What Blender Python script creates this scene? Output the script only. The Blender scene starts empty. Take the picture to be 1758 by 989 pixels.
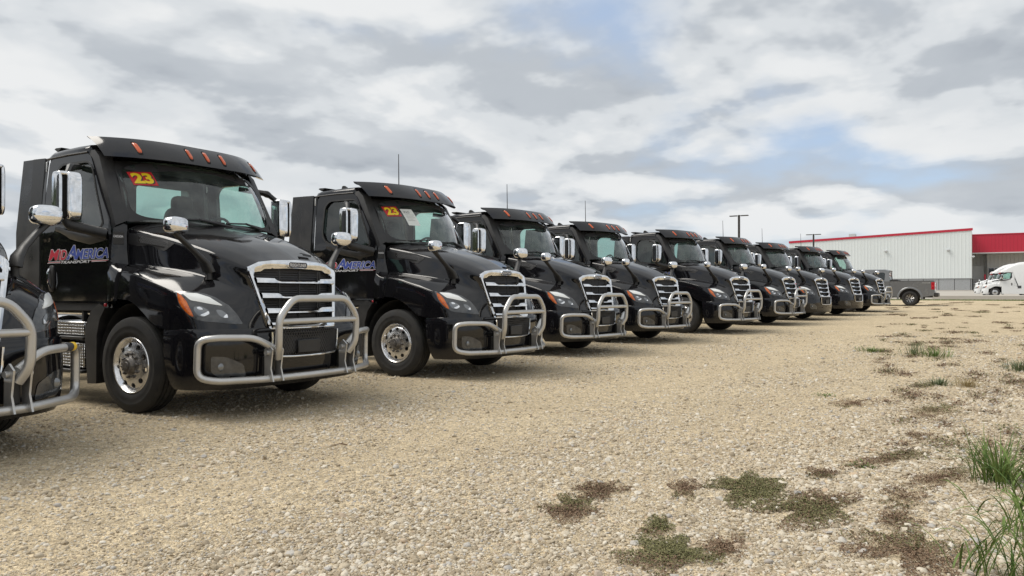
import bpy, math, random
import numpy as np
from mathutils import Vector, Matrix, Euler

R = math.radians
scene = bpy.context.scene
COL = scene.collection

# ------------------------------------------------------------------ camera
F_PX, PSI, HZ, CAM_H = 1290.0, 32.0, 502.0, 1.27
cam_data = bpy.data.cameras.new("camera")
cam_data.sensor_width = 36.0
cam_data.lens = F_PX / 1758.0 * 36.0
cam_data.clip_start = 0.05
cam_data.clip_end = 6000.0
cam = bpy.data.objects.new("camera", cam_data)
COL.objects.link(cam)
cam.location = (0, 0, CAM_H)
pitch = math.atan((HZ - 494.5) / F_PX)
cam.rotation_euler = (R(90) + pitch, 0, R(PSI - 90))
scene.camera = cam

# ------------------------------------------------------------------ light
SUN_EL, SUN_AZ = 54.0, 122.0        # azimuth from +X towards +Y: the sun stands behind the parked row
world = bpy.data.worlds.new("World")
scene.world = world
world.use_nodes = True
sun_data = bpy.data.lights.new("sun", 'SUN')
sun_data.energy = 2.2
sun_data.angle = R(36)
sun_data.color = (1.0, 0.95, 0.87)
sun = bpy.data.objects.new("sun", sun_data)
COL.objects.link(sun)
sd = Vector((math.cos(R(SUN_EL)) * math.cos(R(SUN_AZ)), math.cos(R(SUN_EL)) * math.sin(R(SUN_AZ)), math.sin(R(SUN_EL))))
sun.rotation_euler = (-sd).to_track_quat('-Z', 'Y').to_euler()
sun.location = (0, 60, 60)
scene.view_settings.view_transform = 'Standard'
scene.view_settings.look = 'None'
scene.view_settings.exposure = 0.38
scene.view_settings.gamma = 1.0
scene.view_settings.use_curve_mapping = False
scene.cycles.max_bounces = 10
scene.cycles.transparent_max_bounces = 24
scene.cycles.caustics_reflective = False
scene.cycles.caustics_refractive = False


class NT:
    """small node-tree helper"""
    def __init__(s, tree):
        s.t = tree
        s.n = tree.nodes
        s.l = tree.links
    def new(s, kind, **kw):
        nd = s.n.new(kind)
        for k, v in kw.items():
            setattr(nd, k, v)
        return nd
    def put(s, sock, val):
        if hasattr(val, 'is_output') or isinstance(val, bpy.types.NodeSocket):
            s.l.new(val, sock)
        else:
            sock.default_value = val
    def math(s, op, a, b=None, c=None, clamp=False):
        nd = s.new('ShaderNodeMath', operation=op, use_clamp=clamp)
        s.put(nd.inputs[0], a)
        if b is not None: s.put(nd.inputs[1], b)
        if c is not None: s.put(nd.inputs[2], c)
        return nd.outputs[0]
    def vmath(s, op, a, b=None):
        nd = s.new('ShaderNodeVectorMath', operation=op)
        s.put(nd.inputs[0], a)
        if b is not None: s.put(nd.inputs[1], b)
        return nd.outputs[0] if op not in ('DOT_PRODUCT', 'LENGTH', 'DISTANCE') else nd.outputs['Value']
    def mix(s, fac, a, b, kind='MIX'):
        nd = s.new('ShaderNodeMix', data_type='RGBA', blend_type=kind)
        nd.clamp_factor = True
        s.put(nd.inputs[0], fac); s.put(nd.inputs[6], a); s.put(nd.inputs[7], b)
        return nd.outputs[2]
    def noise(s, vec, scale, detail=4, rough=.5, dist=0.0, dims='3D', w=None):
        nd = s.new('ShaderNodeTexNoise', noise_dimensions=dims)
        if vec is not None: s.l.new(vec, nd.inputs['Vector'])
        nd.inputs['Scale'].default_value = scale
        nd.inputs['Detail'].default_value = detail
        nd.inputs['Roughness'].default_value = rough
        nd.inputs['Distortion'].default_value = dist
        if w is not None: nd.inputs['W'].default_value = w
        return nd.outputs['Fac']
    def voro(s, vec, scale, feature='F1', rand=1.0):
        nd = s.new('ShaderNodeTexVoronoi', feature=feature)
        s.l.new(vec, nd.inputs['Vector'])
        nd.inputs['Scale'].default_value = scale
        nd.inputs['Randomness'].default_value = rand
        return nd
    def ramp(s, fac, stops, interp='LINEAR'):
        nd = s.new('ShaderNodeValToRGB')
        cr = nd.color_ramp
        cr.interpolation = interp
        while len(cr.elements) < len(stops): cr.elements.new(.5)
        for e, (p, c) in zip(cr.elements, stops):
            e.position = p
            e.color = (*c, 1) if len(c) == 3 else c
        s.put(nd.inputs[0], fac)
        return nd.outputs[0]
    def smooth(s, val, lo, hi):
        nd = s.new('ShaderNodeMapRange', interpolation_type='SMOOTHSTEP')
        s.put(nd.inputs['Value'], val)
        nd.inputs['From Min'].default_value = lo
        nd.inputs['From Max'].default_value = hi
        return nd.outputs[0]


def build_sky():
    t = NT(world.node_tree)
    t.n.clear()
    out = t.new('ShaderNodeOutputWorld')
    bg = t.new('ShaderNodeBackground')
    bg.inputs['Strength'].default_value = 0.105
    sky = t.new('ShaderNodeTexSky', sky_type='NISHITA')
    sky.sun_disc = False
    sky.sun_elevation = R(SUN_EL)
    sky.sun_rotation = R(90 - SUN_AZ)
    sky.altitude = 200
    sky.air_density = 1.0
    sky.dust_density = 1.0
    tc = t.new('ShaderNodeTexCoord')
    d = t.vmath('NORMALIZE', tc.outputs['Generated'])
    sep = t.new('ShaderNodeSeparateXYZ')
    t.l.new(d, sep.inputs[0])
    up = t.math('MAXIMUM', sep.outputs[2], 0.0)
    def deck(c, w):
        # flat cloud deck seen from below
        zz = t.math('ADD', up, c)
        comb = t.new('ShaderNodeCombineXYZ')
        t.l.new(t.math('DIVIDE', sep.outputs[0], zz), comb.inputs[0])
        t.l.new(t.math('DIVIDE', sep.outputs[1], zz), comb.inputs[1])
        comb.inputs[2].default_value = w
        return comb.outputs[0]
    P = deck(.24, SKY_W)
    Pup = deck(.215, SKY_W)          # the same deck a little lower: lit top against grey base of each cloud
    def dens(v):
        a = t.noise(v, 0.85, 1.0, .45, 0.0)
        b = t.noise(v, 2.0, 5.0, .50, 0.1)
        return t.math('ADD', t.math('MULTIPLY', a, .50), t.math('MULTIPLY', b, .50))
    n0 = dens(P)
    n1 = dens(Pup)
    cover = t.smooth(n0, .30, .445)
    thick = t.smooth(n0, .50, .66)
    lit = t.smooth(t.math('SUBTRACT', n0, n1), -.055, .055)
    soft = t.noise(P, 4.2, 4.0, .45, .1)
    big = t.noise(P, .55, 1.0, .5, 0)
    shade = t.math('ADD', t.math('MULTIPLY', lit, .60), t.math('MULTIPLY', t.math('SUBTRACT', 1.0, thick), .40))
    shade = t.math('ADD', shade, t.math('MULTIPLY', t.math('SUBTRACT', soft, .5), .46))
    shade = t.math('ADD', shade, t.math('MULTIPLY', t.math('SUBTRACT', .50, big), 1.0))
    cloud = t.ramp(t.math('ADD', shade, .0), [(0.0, (2.55, 2.82, 3.2)), (.35, (3.75, 4.03, 4.35)), (.68, (5.15, 5.38, 5.58)), (1.0, (6.15, 6.25, 6.3))], 'EASE')
    blue = t.mix(.60, t.mix(1.0, sky.outputs[0], (.95, 1.05, 1.2, 1), 'MULTIPLY'), (4.1, 4.85, 5.8, 1))
    col = t.mix(cover, blue, cloud)
    low = t.math('SUBTRACT', 1.0, t.smooth(sep.outputs[2], 0.0, 0.12))
    col = t.mix(t.math('MULTIPLY', low, .42), col, (4.9, 5.3, 5.7, 1))
    t.l.new(col, bg.inputs['Color'])
    t.l.new(bg.outputs[0], out.inputs['Surface'])


SKY_W = 61.0
build_sky()

# ------------------------------------------------------------------ materials
MATS = {}
def mat(name, base=(.5, .5, .5), rough=.5, metal=0.0, coat=0.0, spec=.5, emit=None, fn=None, trans=0.0):
    m = bpy.data.materials.new(name)
    m.use_nodes = True
    t = NT(m.node_tree)
    b = t.n['Principled BSDF']
    b.inputs['Base Color'].default_value = (*base, 1)
    b.inputs['Roughness'].default_value = rough
    b.inputs['Metallic'].default_value = metal
    b.inputs['Coat Weight'].default_value = coat
    b.inputs['Coat Roughness'].default_value = .04
    b.inputs['Specular IOR Level'].default_value = spec
    if fn: fn(t, b)
    MATS[name] = m
    return m

def grime(scale, lo, hi, c0=None, c1=None, bump=0.0, bscale=None, space='Object'):
    """roughness (and colour) broken up by noise"""
    def fn(t, b):
        tc = t.new('ShaderNodeTexCoord')
        n = t.noise(tc.outputs[space], scale, 5, .6)
        r = t.new('ShaderNodeMapRange')
        t.l.new(n, r.inputs[0])
        r.inputs[1].default_value = .3; r.inputs[2].default_value = .7
        r.inputs[3].default_value = lo; r.inputs[4].default_value = hi
        t.l.new(r.outputs[0], b.inputs['Roughness'])
        if c0:
            t.l.new(t.mix(t.smooth(n, .35, .7), (*c0, 1), (*c1, 1)), b.inputs['Base Color'])
        if bump:
            bp = t.new('ShaderNodeBump')
            bp.inputs['Strength'].default_value = bump
            bp.inputs['Distance'].default_value = .01
            t.l.new(t.noise(tc.outputs[space], bscale or scale * 6, 4, .6), bp.inputs['Height'])
            t.l.new(bp.outputs[0], b.inputs['Normal'])
    return fn

def dusty_paint(c, dust=(.20, .18, .15), amt=.09):
    def fn(t, b):
        tc = t.new('ShaderNodeTexCoord')
        oi = t.new('ShaderNodeObjectInfo')
        off = t.new('ShaderNodeCombineXYZ'); t.l.new(t.math('MULTIPLY', oi.outputs['Random'], 40.0), off.inputs[0])
        n = t.noise(t.vmath('ADD', tc.outputs['Object'], off.outputs[0]), 2.3, 6, .62)
        n2 = t.noise(tc.outputs['Object'], 60, 3, .6)
        geo = t.new('ShaderNodeNewGeometry')
        sp = t.new('ShaderNodeSeparateXYZ'); t.l.new(geo.outputs['Normal'], sp.inputs[0])
        up = t.smooth(sp.outputs[2], .25, .95)          # dust settles on what faces up
        f = t.math('MULTIPLY', t.math('ADD', t.math('MULTIPLY', up, .8), .12), t.smooth(n, .30, .75))
        f = t.math('MULTIPLY', f, t.math('ADD', .6, t.math('MULTIPLY', n2, .8)))
        f = t.math('MULTIPLY', f, amt)
        t.l.new(t.mix(f, (*c, 1), (*dust, 1)), b.inputs['Base Color'])
        t.l.new(t.math('ADD', .05, t.math('MULTIPLY', f, .9)), b.inputs['Roughness'])
        bp = t.new('ShaderNodeBump'); bp.inputs['Strength'].default_value = .018; bp.inputs['Distance'].default_value = .02
        t.l.new(t.noise(tc.outputs['Object'], 5.0, 2, .5), bp.inputs['Height'])
        t.l.new(bp.outputs[0], b.inputs['Normal'])
    return fn

mat('paint_black', (.006, .006, .0075), .05, 0, .0, .55, fn=dusty_paint((.006, .006, .0078)))
mat('paint_white', (.72, .73, .73), .12, fn=dusty_paint((.72, .73, .73), (.55, .52, .47), .25))
mat('plastic_black', (.02, .02, .021), .45, fn=grime(4, .35, .6, (.015, .015, .016), (.035, .034, .033)))
mat('panel_grey', (.03, .03, .032), .35, fn=grime(3, .25, .5, (.020, .020, .022), (.040, .040, .041)))
mat('rubber', (.014, .014, .014), .75, fn=grime(9, .6, .9, (.010, .010, .0105), (.030, .028, .025)))
mat('chrome', (.80, .81, .83), .05, 1, fn=grime(14, .03, .12, (.82, .83, .85), (.68, .68, .68), .03, 5))
mat('aluminium', (.80, .80, .81), .2, .92, fn=grime(10, .14, .30, (.86, .86, .87), (.70, .69, .68)))
mat('hub_steel', (.16, .15, .14), .5, .7, fn=grime(20, .35, .7, (.10, .095, .09), (.26, .24, .22)))
def bar_metal(t, b):
    tc = t.new('ShaderNodeTexCoord')
    n = t.noise(tc.outputs['Object'], 7, 6, .65)
    n2 = t.noise(tc.outputs['Object'], 45, 4, .6)
    rust = t.smooth(t.noise(tc.outputs['Object'], 16, 6, .7), .66, .74)
    c = t.mix(n, (.44, .435, .42, 1), (.60, .595, .585, 1))
    c = t.mix(t.math('MULTIPLY', rust, .55), c, (.20, .11, .055, 1))
    t.l.new(c, b.inputs['Base Color'])
    t.l.new(t.math('ADD', .24, t.math('MULTIPLY', n2, .20)), b.inputs['Roughness'])
mat('bar_metal', (.55, .54, .51), .4, .75, fn=bar_metal)
def diamond(t, b):
    tc = t.new('ShaderNodeTexCoord')
    sp = t.new('ShaderNodeSeparateXYZ'); t.l.new(tc.outputs['Object'], sp.inputs[0])
    u = t.math('ADD', sp.outputs[1], sp.outputs[2]); w = t.math('SUBTRACT', sp.outputs[1], sp.outputs[2])
    su = t.math('SINE', t.math('MULTIPLY', u, 95.0)); sw = t.math('SINE', t.math('MULTIPLY', w, 95.0))
    hgt = t.smooth(t.math('MULTIPLY', su, sw), .15, .75)
    t.l.new(t.mix(hgt, (.42, .42, .42, 1), (.86, .86, .87, 1)), b.inputs['Base Color'])
    bp = t.new('ShaderNodeBump'); bp.inputs['Strength'].default_value = .8; bp.inputs['Distance'].default_value = .012
    t.l.new(hgt, bp.inputs['Height'])
    t.l.new(bp.outputs[0], b.inputs['Normal'])
mat('diamond_plate', (.74, .74, .75), .2, 1, fn=diamond)
mat('amber', (.62, .12, .012), .18, 0, .6, fn=grime(30, .12, .3, (.60, .10, .012), (.42, .06, .010)))
mat('orange_lens', (.60, .13, .014), .12, 0, .8, fn=grime(25, .08, .2, (.66, .16, .016), (.40, .06, .010)))
mat('lamp_dark', (.05, .053, .057), .10, 0, .9, fn=grime(12, .06, .16, (.040, .043, .047), (.075, .078, .082)))
mat('lamp_white', (.82, .84, .83), .14, 0, .8)
mat('lamp_reflector', (.60, .62, .64), .16, .85, .6, fn=grime(40, .08, .3, (.90, .91, .92), (.62, .63, .65)))
mat('lamp_bowl', (.20, .21, .22), .16, .6, .7)
mat('vent_grey', (.16, .16, .165), .35)
mat('void_black', (.004, .004, .004), .9)
mat('interior', (.03, .031, .033), .7, fn=grime(6, .6, .85, (.022, .023, .025), (.045, .045, .047)))
mat('interior_grey', (.075, .078, .08), .75)
mat('sticker_red', (.52, .02, .03), .35)
mat('sticker_yellow', (.85, .62, .02), .35)
mat('decal_red', (.56, .03, .06), .3)
mat('decal_blue', (.06, .10, .42), .3)
mat('decal_white', (.78, .78, .80), .3)
mat('paper', (.74, .77, .74), .8)
mat('ink', (.05, .05, .055), .7)
mat('red_lens', (.42, .012, .025), .12, 0, .8)
mat('yellow_label', (.80, .52, .03), .5)
mat('metal_light', (.55, .55, .54), .35, .6)

def glass(name, tint, refl_rough=.02, ior=1.5, film=0.0, fcol=(.5, .6, .57)):
    m = bpy.data.materials.new(name)
    m.use_nodes = True
    t = NT(m.node_tree)
    t.n.clear()
    o = t.new('ShaderNodeOutputMaterial')
    tr = t.new('ShaderNodeBsdfTransparent'); tr.inputs[0].default_value = (*tint, 1)
    gl = t.new('ShaderNodeBsdfGlossy'); gl.inputs['Roughness'].default_value = refl_rough
    gl.inputs['Color'].default_value = (1, 1, 1, 1)
    lw = t.new('ShaderNodeLayerWeight'); lw.inputs[0].default_value = .5        # works from inside the cab as well
    fac = t.math('MULTIPLY', t.math('ADD', .04, t.math('MULTIPLY', t.math('POWER', lw.outputs['Facing'], 5.0), .96)), 1.7, clamp=True)
    base = tr.outputs[0]
    if film:  # thin dust film whose pale tone also paints the sky's reflection
        df = t.new('ShaderNodeBsdfDiffuse'); df.inputs[0].default_value = (*fcol, 1)
        tc = t.new('ShaderNodeTexCoord')
        n = t.noise(tc.outputs['Object'], 3.5, 5, .6)
        mf = t.new('ShaderNodeMixShader')
        t.l.new(t.math('MULTIPLY', t.smooth(n, .25, .8), film), mf.inputs[0])
        t.l.new(base, mf.inputs[1]); t.l.new(df.outputs[0], mf.inputs[2])
        base = mf.outputs[0]
    mx = t.new('ShaderNodeMixShader')
    t.l.new(fac, mx.inputs[0]); t.l.new(base, mx.inputs[1]); t.l.new(gl.outputs[0], mx.inputs[2])
    t.l.new(mx.outputs[0], o.inputs['Surface'])
    MATS[name] = m
glass('glass_windscreen', (.66, .82, .77), .02, 1.5, .20, (.36, .42, .40))
glass('glass_side', (.62, .84, .77), .02, 1.5, .06)
glass('glass_dark', (.10, .12, .12), .03, 1.5)

# ------------------------------------------------------------------ mesh helpers
class MB:
    def __init__(s):
        s.v = []; s.f = []
    def add(s, v, f):
        o = len(s.v)
        s.v += [tuple(map(float, p)) for p in v]
        s.f += [tuple(i + o for i in q) for q in f]
        return s
    def join(s, other):
        return s.add(other.v, other.f)
    def mirrored(s):
        m = MB()
        m.v = [(-x, y, z) for x, y, z in s.v]
        m.f = [tuple(reversed(q)) for q in s.f]
        return m
    def both(s):
        m = s.mirrored()
        return MB().join(s).join(m)
    def moved(s, d):
        m = MB(); m.v = [(x + d[0], y + d[1], z + d[2]) for x, y, z in s.v]; m.f = list(s.f); return m
    def xform(s, M):
        m = MB(); m.v = [tuple(M @ Vector(p)) for p in s.v]; m.f = list(s.f); return m
    def box(s, a, b, bev=0.0):
        (x0, y0, z0), (x1, y1, z1) = a, b
        if bev <= 0:
            v = [(x0, y0, z0), (x1, y0, z0), (x1, y1, z0), (x0, y1, z0), (x0, y0, z1), (x1, y0, z1), (x1, y1, z1), (x0, y1, z1)]
            f = [(0, 3, 2, 1), (4, 5, 6, 7), (0, 1, 5, 4), (1, 2, 6, 5), (2, 3, 7, 6), (3, 0, 4, 7)]
            return s.add(v, f)
        c = [(x0 + x1) / 2, (y0 + y1) / 2, (z0 + z1) / 2]
        h = [abs(x1 - x0) / 2, abs(y1 - y0) / 2, abs(z1 - z0) / 2]
        bev = min(bev, min(h) * .98)
        # chamfered box: three vertices per corner
        idx = {}; v = []
        for sx in (-1, 1):
            for sy in (-1, 1):
                for sz in (-1, 1):
                    for k in range(3):
                        p = [sx * h[0], sy * h[1], sz * h[2]]
                        sg = (sx, sy, sz)
                        for j in range(3):
                            if j != k: p[j] -= sg[j] * bev
                        idx[(sx, sy, sz, k)] = len(v)
                        v.append((c[0] + p[0], c[1] + p[1], c[2] + p[2]))
        f = []
        for k in range(3):
            i, j = [q for q in range(3) if q != k]
            for sg in (-1, 1):
                q = []
                for a_, b_ in ((-1, -1), (1, -1), (1, 1), (-1, 1)):
                    t_ = [0, 0, 0]; t_[k] = sg; t_[i] = a_; t_[j] = b_
                    q.append(idx[(*t_, k)])
                f.append(q)
        for k in range(3):
            i, j = [q for q in range(3) if q != k]
            for a_ in (-1, 1):
                for b_ in (-1, 1):
                    t0 = [0, 0, 0]; t1 = [0, 0, 0]
                    t0[i] = t1[i] = a_; t0[j] = t1[j] = b_; t0[k] = -1; t1[k] = 1
                    f.append([idx[(*t0, i)], idx[(*t1, i)], idx[(*t1, j)], idx[(*t0, j)]])
        for sx in (-1, 1):
            for sy in (-1, 1):
                for sz in (-1, 1):
                    f.append([idx[(sx, sy, sz, k)] for k in range(3)])
        # orient outward
        cc = np.array(c)
        for n_, q in enumerate(f):
            P = np.array([v[i_] for i_ in q])
            nn = np.cross(P[1] - P[0], P[2] - P[0])
            if nn @ (P.mean(0) - cc) < 0: f[n_] = list(reversed(q))
        return s.add(v, f)
    def grid(s, rows, closed=False, flip=False):
        n = len(rows[0]); v = [p for r in rows for p in r]; f = []
        for i in range(len(rows) - 1):
            for j in range(n if closed else n - 1):
                k = (j + 1) % n
                q = (i * n + j, i * n + k, (i + 1) * n + k, (i + 1) * n + j)
                f.append(tuple(reversed(q)) if flip else q)
        return s.add(v, f)
    def lathe(s, prof, seg=32, axis='x', center=(0, 0, 0), flip=False):
        rows = []
        for a, r in prof:
            ring = []
            for k in range(seg):
                th = 2 * math.pi * k / seg
                if axis == 'x': p = (a, r * math.cos(th), r * math.sin(th))
                elif axis == 'z': p = (r * math.cos(th), r * math.sin(th), a)
                else: p = (r * math.sin(th), a, r * math.cos(th))
                ring.append((p[0] + center[0], p[1] + center[1], p[2] + center[2]))
            rows.append(ring)
        return s.grid(rows, closed=True, flip=flip)
    def tube(s, pts, r, seg=12, fillet=.0, cap=True, nf=5):
        P = [np.array(p, float) for p in pts]
        if fillet:
            Q = [P[0]]
            for i in range(1, len(P) - 1):
                a, b, c = P[i - 1], P[i], P[i + 1]
                d0 = a - b; d1 = c - b
                l0, l1 = np.linalg.norm(d0), np.linalg.norm(d1)
                k = min(fillet, l0 * .48, l1 * .48)
                p0, p1 = b + d0 / l0 * k, b + d1 / l1 * k
                for q in range(nf + 1):
                    u = q / nf
                    Q.append((1 - u) ** 2 * p0 + 2 * u * (1 - u) * b + u * u * p1)
            Q.append(P[-1]); P = Q
        rad = r if hasattr(r, '__len__') else [r] * len(P)
        if len(rad) != len(P): rad = list(np.interp(np.linspace(0, 1, len(P)), np.linspace(0, 1, len(rad)), rad))
        rows = []; up = None
        for i, p in enumerate(P):
            d = P[min(i + 1, len(P) - 1)] - P[max(i - 1, 0)]
            d = d / (np.linalg.norm(d) + 1e-9)
            if up is None:
                up = np.array([0, 0, 1.0]) if abs(d[2]) < .9 else np.array([0, 1.0, 0])
            side = np.cross(d, up); side /= np.linalg.norm(side) + 1e-9
            up = np.cross(side, d)
            rows.append([tuple(p + rad[i] * (math.cos(2 * math.pi * k / seg) * side + math.sin(2 * math.pi * k / seg) * up)) for k in range(seg)])
        o = len(s.v)
        s.grid(rows, closed=True, flip=True)
        if cap:
            s.f.append(tuple(o + k for k in range(seg)))
            s.f.append(tuple(o + (len(rows) - 1) * seg + k for k in reversed(range(seg))))
        return s
    def ellipsoid(s, c, rad, nu=16, nv=10, e=1.0, M=None):
        """superellipsoid; e<1 gives a rounded box"""
        sg = lambda w, p: math.copysign(abs(w) ** p, w)
        rows = []
        for i in range(nv + 1):
            ph = -math.pi / 2 + math.pi * i / nv
            ring = []
            for k in range(nu):
                th = 2 * math.pi * k / nu
                p = Vector((rad[0] * sg(math.cos(ph), e) * sg(math.cos(th), e), rad[1] * sg(math.cos(ph), e) * sg(math.sin(th), e), rad[2] * sg(math.sin(ph), e)))
                if M is not None: p = M @ p
                ring.append((p[0] + c[0], p[1] + c[1], p[2] + c[2]))
            rows.append(ring)
        return s.grid(rows, closed=True)
    def prism(s, poly, y0, y1, f=lambda a, b, d: (a, d, b)):
        """extrude polygon (a,b) from depth y0 to y1; f maps (a,b,depth) to xyz"""
        n = len(poly); o = len(s.v)
        v = [f(a, b, y0) for a, b in poly] + [f(a, b, y1) for a, b in poly]
        fc = [tuple(range(n)), tuple(reversed(range(n, 2 * n)))] + [(i, i + n, (i + 1) % n + n, (i + 1) % n) for i in range(n)]
        return s.add(v, fc)
    def disc(s, c, axis_n, r, seg=16):
        n = Vector(axis_n).normalized(); a = n.orthogonal().normalized(); b = n.cross(a)
        v = [tuple(Vector(c) + r * (math.cos(2 * math.pi * k / seg) * a + math.sin(2 * math.pi * k / seg) * b)) for k in range(seg)]
        return s.add(v, [tuple(range(seg))])
    def mesh(s, name, material, angle=38, recalc=True):
        me = bpy.data.meshes.new(name)
        me.from_pydata(s.v, [], s.f)
        if recalc:
            import bmesh
            bm = bmesh.new(); bm.from_mesh(me)
            bmesh.ops.remove_doubles(bm, verts=bm.verts, dist=1e-5)
            bmesh.ops.recalc_face_normals(bm, faces=bm.faces)
            bm.to_mesh(me); bm.free()
        me.polygons.foreach_set('use_smooth', [True] * len(me.polygons))
        me.set_sharp_from_angle(angle=R(angle))
        if material: me.materials.append(MATS[material] if isinstance(material, str) else material)
        me.update()
        return me

def obj(name, mb, material, parent=None, angle=38, recalc=True):
    me = mb.mesh(name, material, angle, recalc) if isinstance(mb, MB) else mb
    o = bpy.data.objects.new(name, me)
    COL.objects.link(o)
    if parent: o.parent = parent
    return o

def empty(name, loc=(0, 0, 0), rz=0.0):
    e = bpy.data.objects.new(name, None)
    e.empty_display_size = .2
    e.location = loc; e.rotation_euler = (0, 0, rz)
    COL.objects.link(e)
    return e

def tag(o, label=None, cat=None, group=None, kind=None):
    if label: o['label'] = label
    if cat: o['category'] = cat
    if group: o['group'] = group
    if kind: o['kind'] = kind
    return o

def copy_tree(o, parent=None, skip=(), swap=None):
    c = o.copy()
    COL.objects.link(c)
    c.parent = parent
    for ch in o.children:
        if ch.name.split('.')[0] in skip: continue
        copy_tree(ch, c, skip, swap)
    return c

def loop_resample(poly, angs, c):
    """distance of polygon boundary from centre c along the given angles"""
    out = []
    n = len(poly)
    for a in angs:
        dx, dy = math.cos(a), math.sin(a); best = None
        for i in range(n):
            x0, y0 = poly[i][0] - c[0], poly[i][1] - c[1]
            x1, y1 = poly[(i + 1) % n][0] - c[0], poly[(i + 1) % n][1] - c[1]
            ex, ey = x1 - x0, y1 - y0
            den = dx * ey - dy * ex
            if abs(den) < 1e-12: continue
            t = (x0 * ey - y0 * ex) / den
            u = (x0 * dy - y0 * dx) / den
            if t > 0 and -1e-9 <= u <= 1 + 1e-9 and (best is None or t < best): best = t
        out.append((c[0] + dx * (best or 0), c[1] + dy * (best or 0)))
    return out

def round_poly(poly, r, n=4):
    out = []
    m = len(poly)
    for i in range(m):
        a, b, c = (np.array(poly[(i + k - 1) % m], float) for k in range(3))
        d0, d1 = a - b, c - b
        l0, l1 = np.linalg.norm(d0), np.linalg.norm(d1)
        k = min(r, .45 * l0, .45 * l1)
        p0, p1 = b + d0 / l0 * k, b + d1 / l1 * k
        for q in range(n + 1):
            u = q / n
            out.append(tuple((1 - u) ** 2 * p0 + 2 * u * (1 - u) * b + u * u * p1))
    return out

def ring_panel(outer, hole, fn, steps=4, depth_in=None, depth_out=None, extra=24):
    """skin between an outline and a hole, mapped to 3D by fn(a,b,inset)"""
    c = tuple(np.mean(hole, axis=0))
    ang = [math.atan2(p[1] - c[1], p[0] - c[0]) for p in list(outer) + list(hole)]
    ang += [2 * math.pi * k / extra - math.pi for k in range(extra)]
    ang = sorted(set(round(a, 4) for a in ang))
    o = loop_resample(outer, ang, c); h = loop_resample(hole, ang, c)
    rows = []
    if depth_out: rows.append([fn(*p, depth_out) for p in o])
    for k in range(steps + 1):
        u = k / steps
        rows.append([fn(p[0] * (1 - u) + q[0] * u, p[1] * (1 - u) + q[1] * u, 0) for p, q in zip(o, h)])
    if depth_in: rows.append([fn(*p, depth_in) for p in h])
    return MB().grid(rows, closed=True)

def fill_poly(poly, fn, steps=4):
    c = tuple(np.mean(poly, axis=0))
    rows = []
    for k in range(steps + 1):
        u = max(k / steps, .001)
        rows.append([fn(c[0] + (p[0] - c[0]) * u, c[1] + (p[1] - c[1]) * u, 0) for p in poly])
    m = MB().grid(rows, closed=True)
    m.f.append(tuple(range(len(poly))))
    return m

_text_cache = {}
def text_mb(body, size=1.0, bold=0.0, shear=0.0, space=1.0, extrude=0.0):
    key = (body, size, bold, shear, space, extrude)
    if key in _text_cache: return _text_cache[key]
    cu = bpy.data.curves.new('lettering', 'FONT')
    cu.body = body; cu.size = size; cu.offset = bold; cu.shear = shear; cu.space_character = space
    cu.extrude = extrude; cu.resolution_u = 4
    cu.align_x = 'LEFT'
    ob = bpy.data.objects.new('lettering', cu)
    COL.objects.link(ob)
    dg = bpy.context.evaluated_depsgraph_get()
    me = bpy.data.meshes.new_from_object(ob.evaluated_get(dg))
    v = [tuple(p.co) for p in me.vertices]; f = [tuple(p.vertices) for p in me.polygons]
    bpy.data.objects.remove(ob); bpy.data.curves.remove(cu); bpy.data.meshes.remove(me)
    _text_cache[key] = (v, f)
    return v, f

def text_fit(body, w, h, fn, bold=0.0, shear=0.0, space=1.0):
    """lettering stretched into a w x h field and mapped by fn(a,b)"""
    v, f = text_mb(body, 1.0, bold, shear, space)
    a = np.array(v)
    lo, hi = a.min(0), a.max(0)
    m = MB()
    m.add([fn((p[0] - lo[0]) / (hi[0] - lo[0]) * w, (p[1] - lo[1]) / (hi[1] - lo[1]) * h) for p in v], f)
    return m

# ------------------------------------------------------------------ the ground line
def gz(x):
    return float(np.interp(x, [-3000, 10, 18, 22, 27, 31, 36, 40.5, 50, 71, 102, 119, 150, 175, 4000],
                           [0, 0, .05, .11, .18, .21, .28, .33, .51, .62, .74, .80, 1.6, 1.7, 1.7]))

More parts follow.
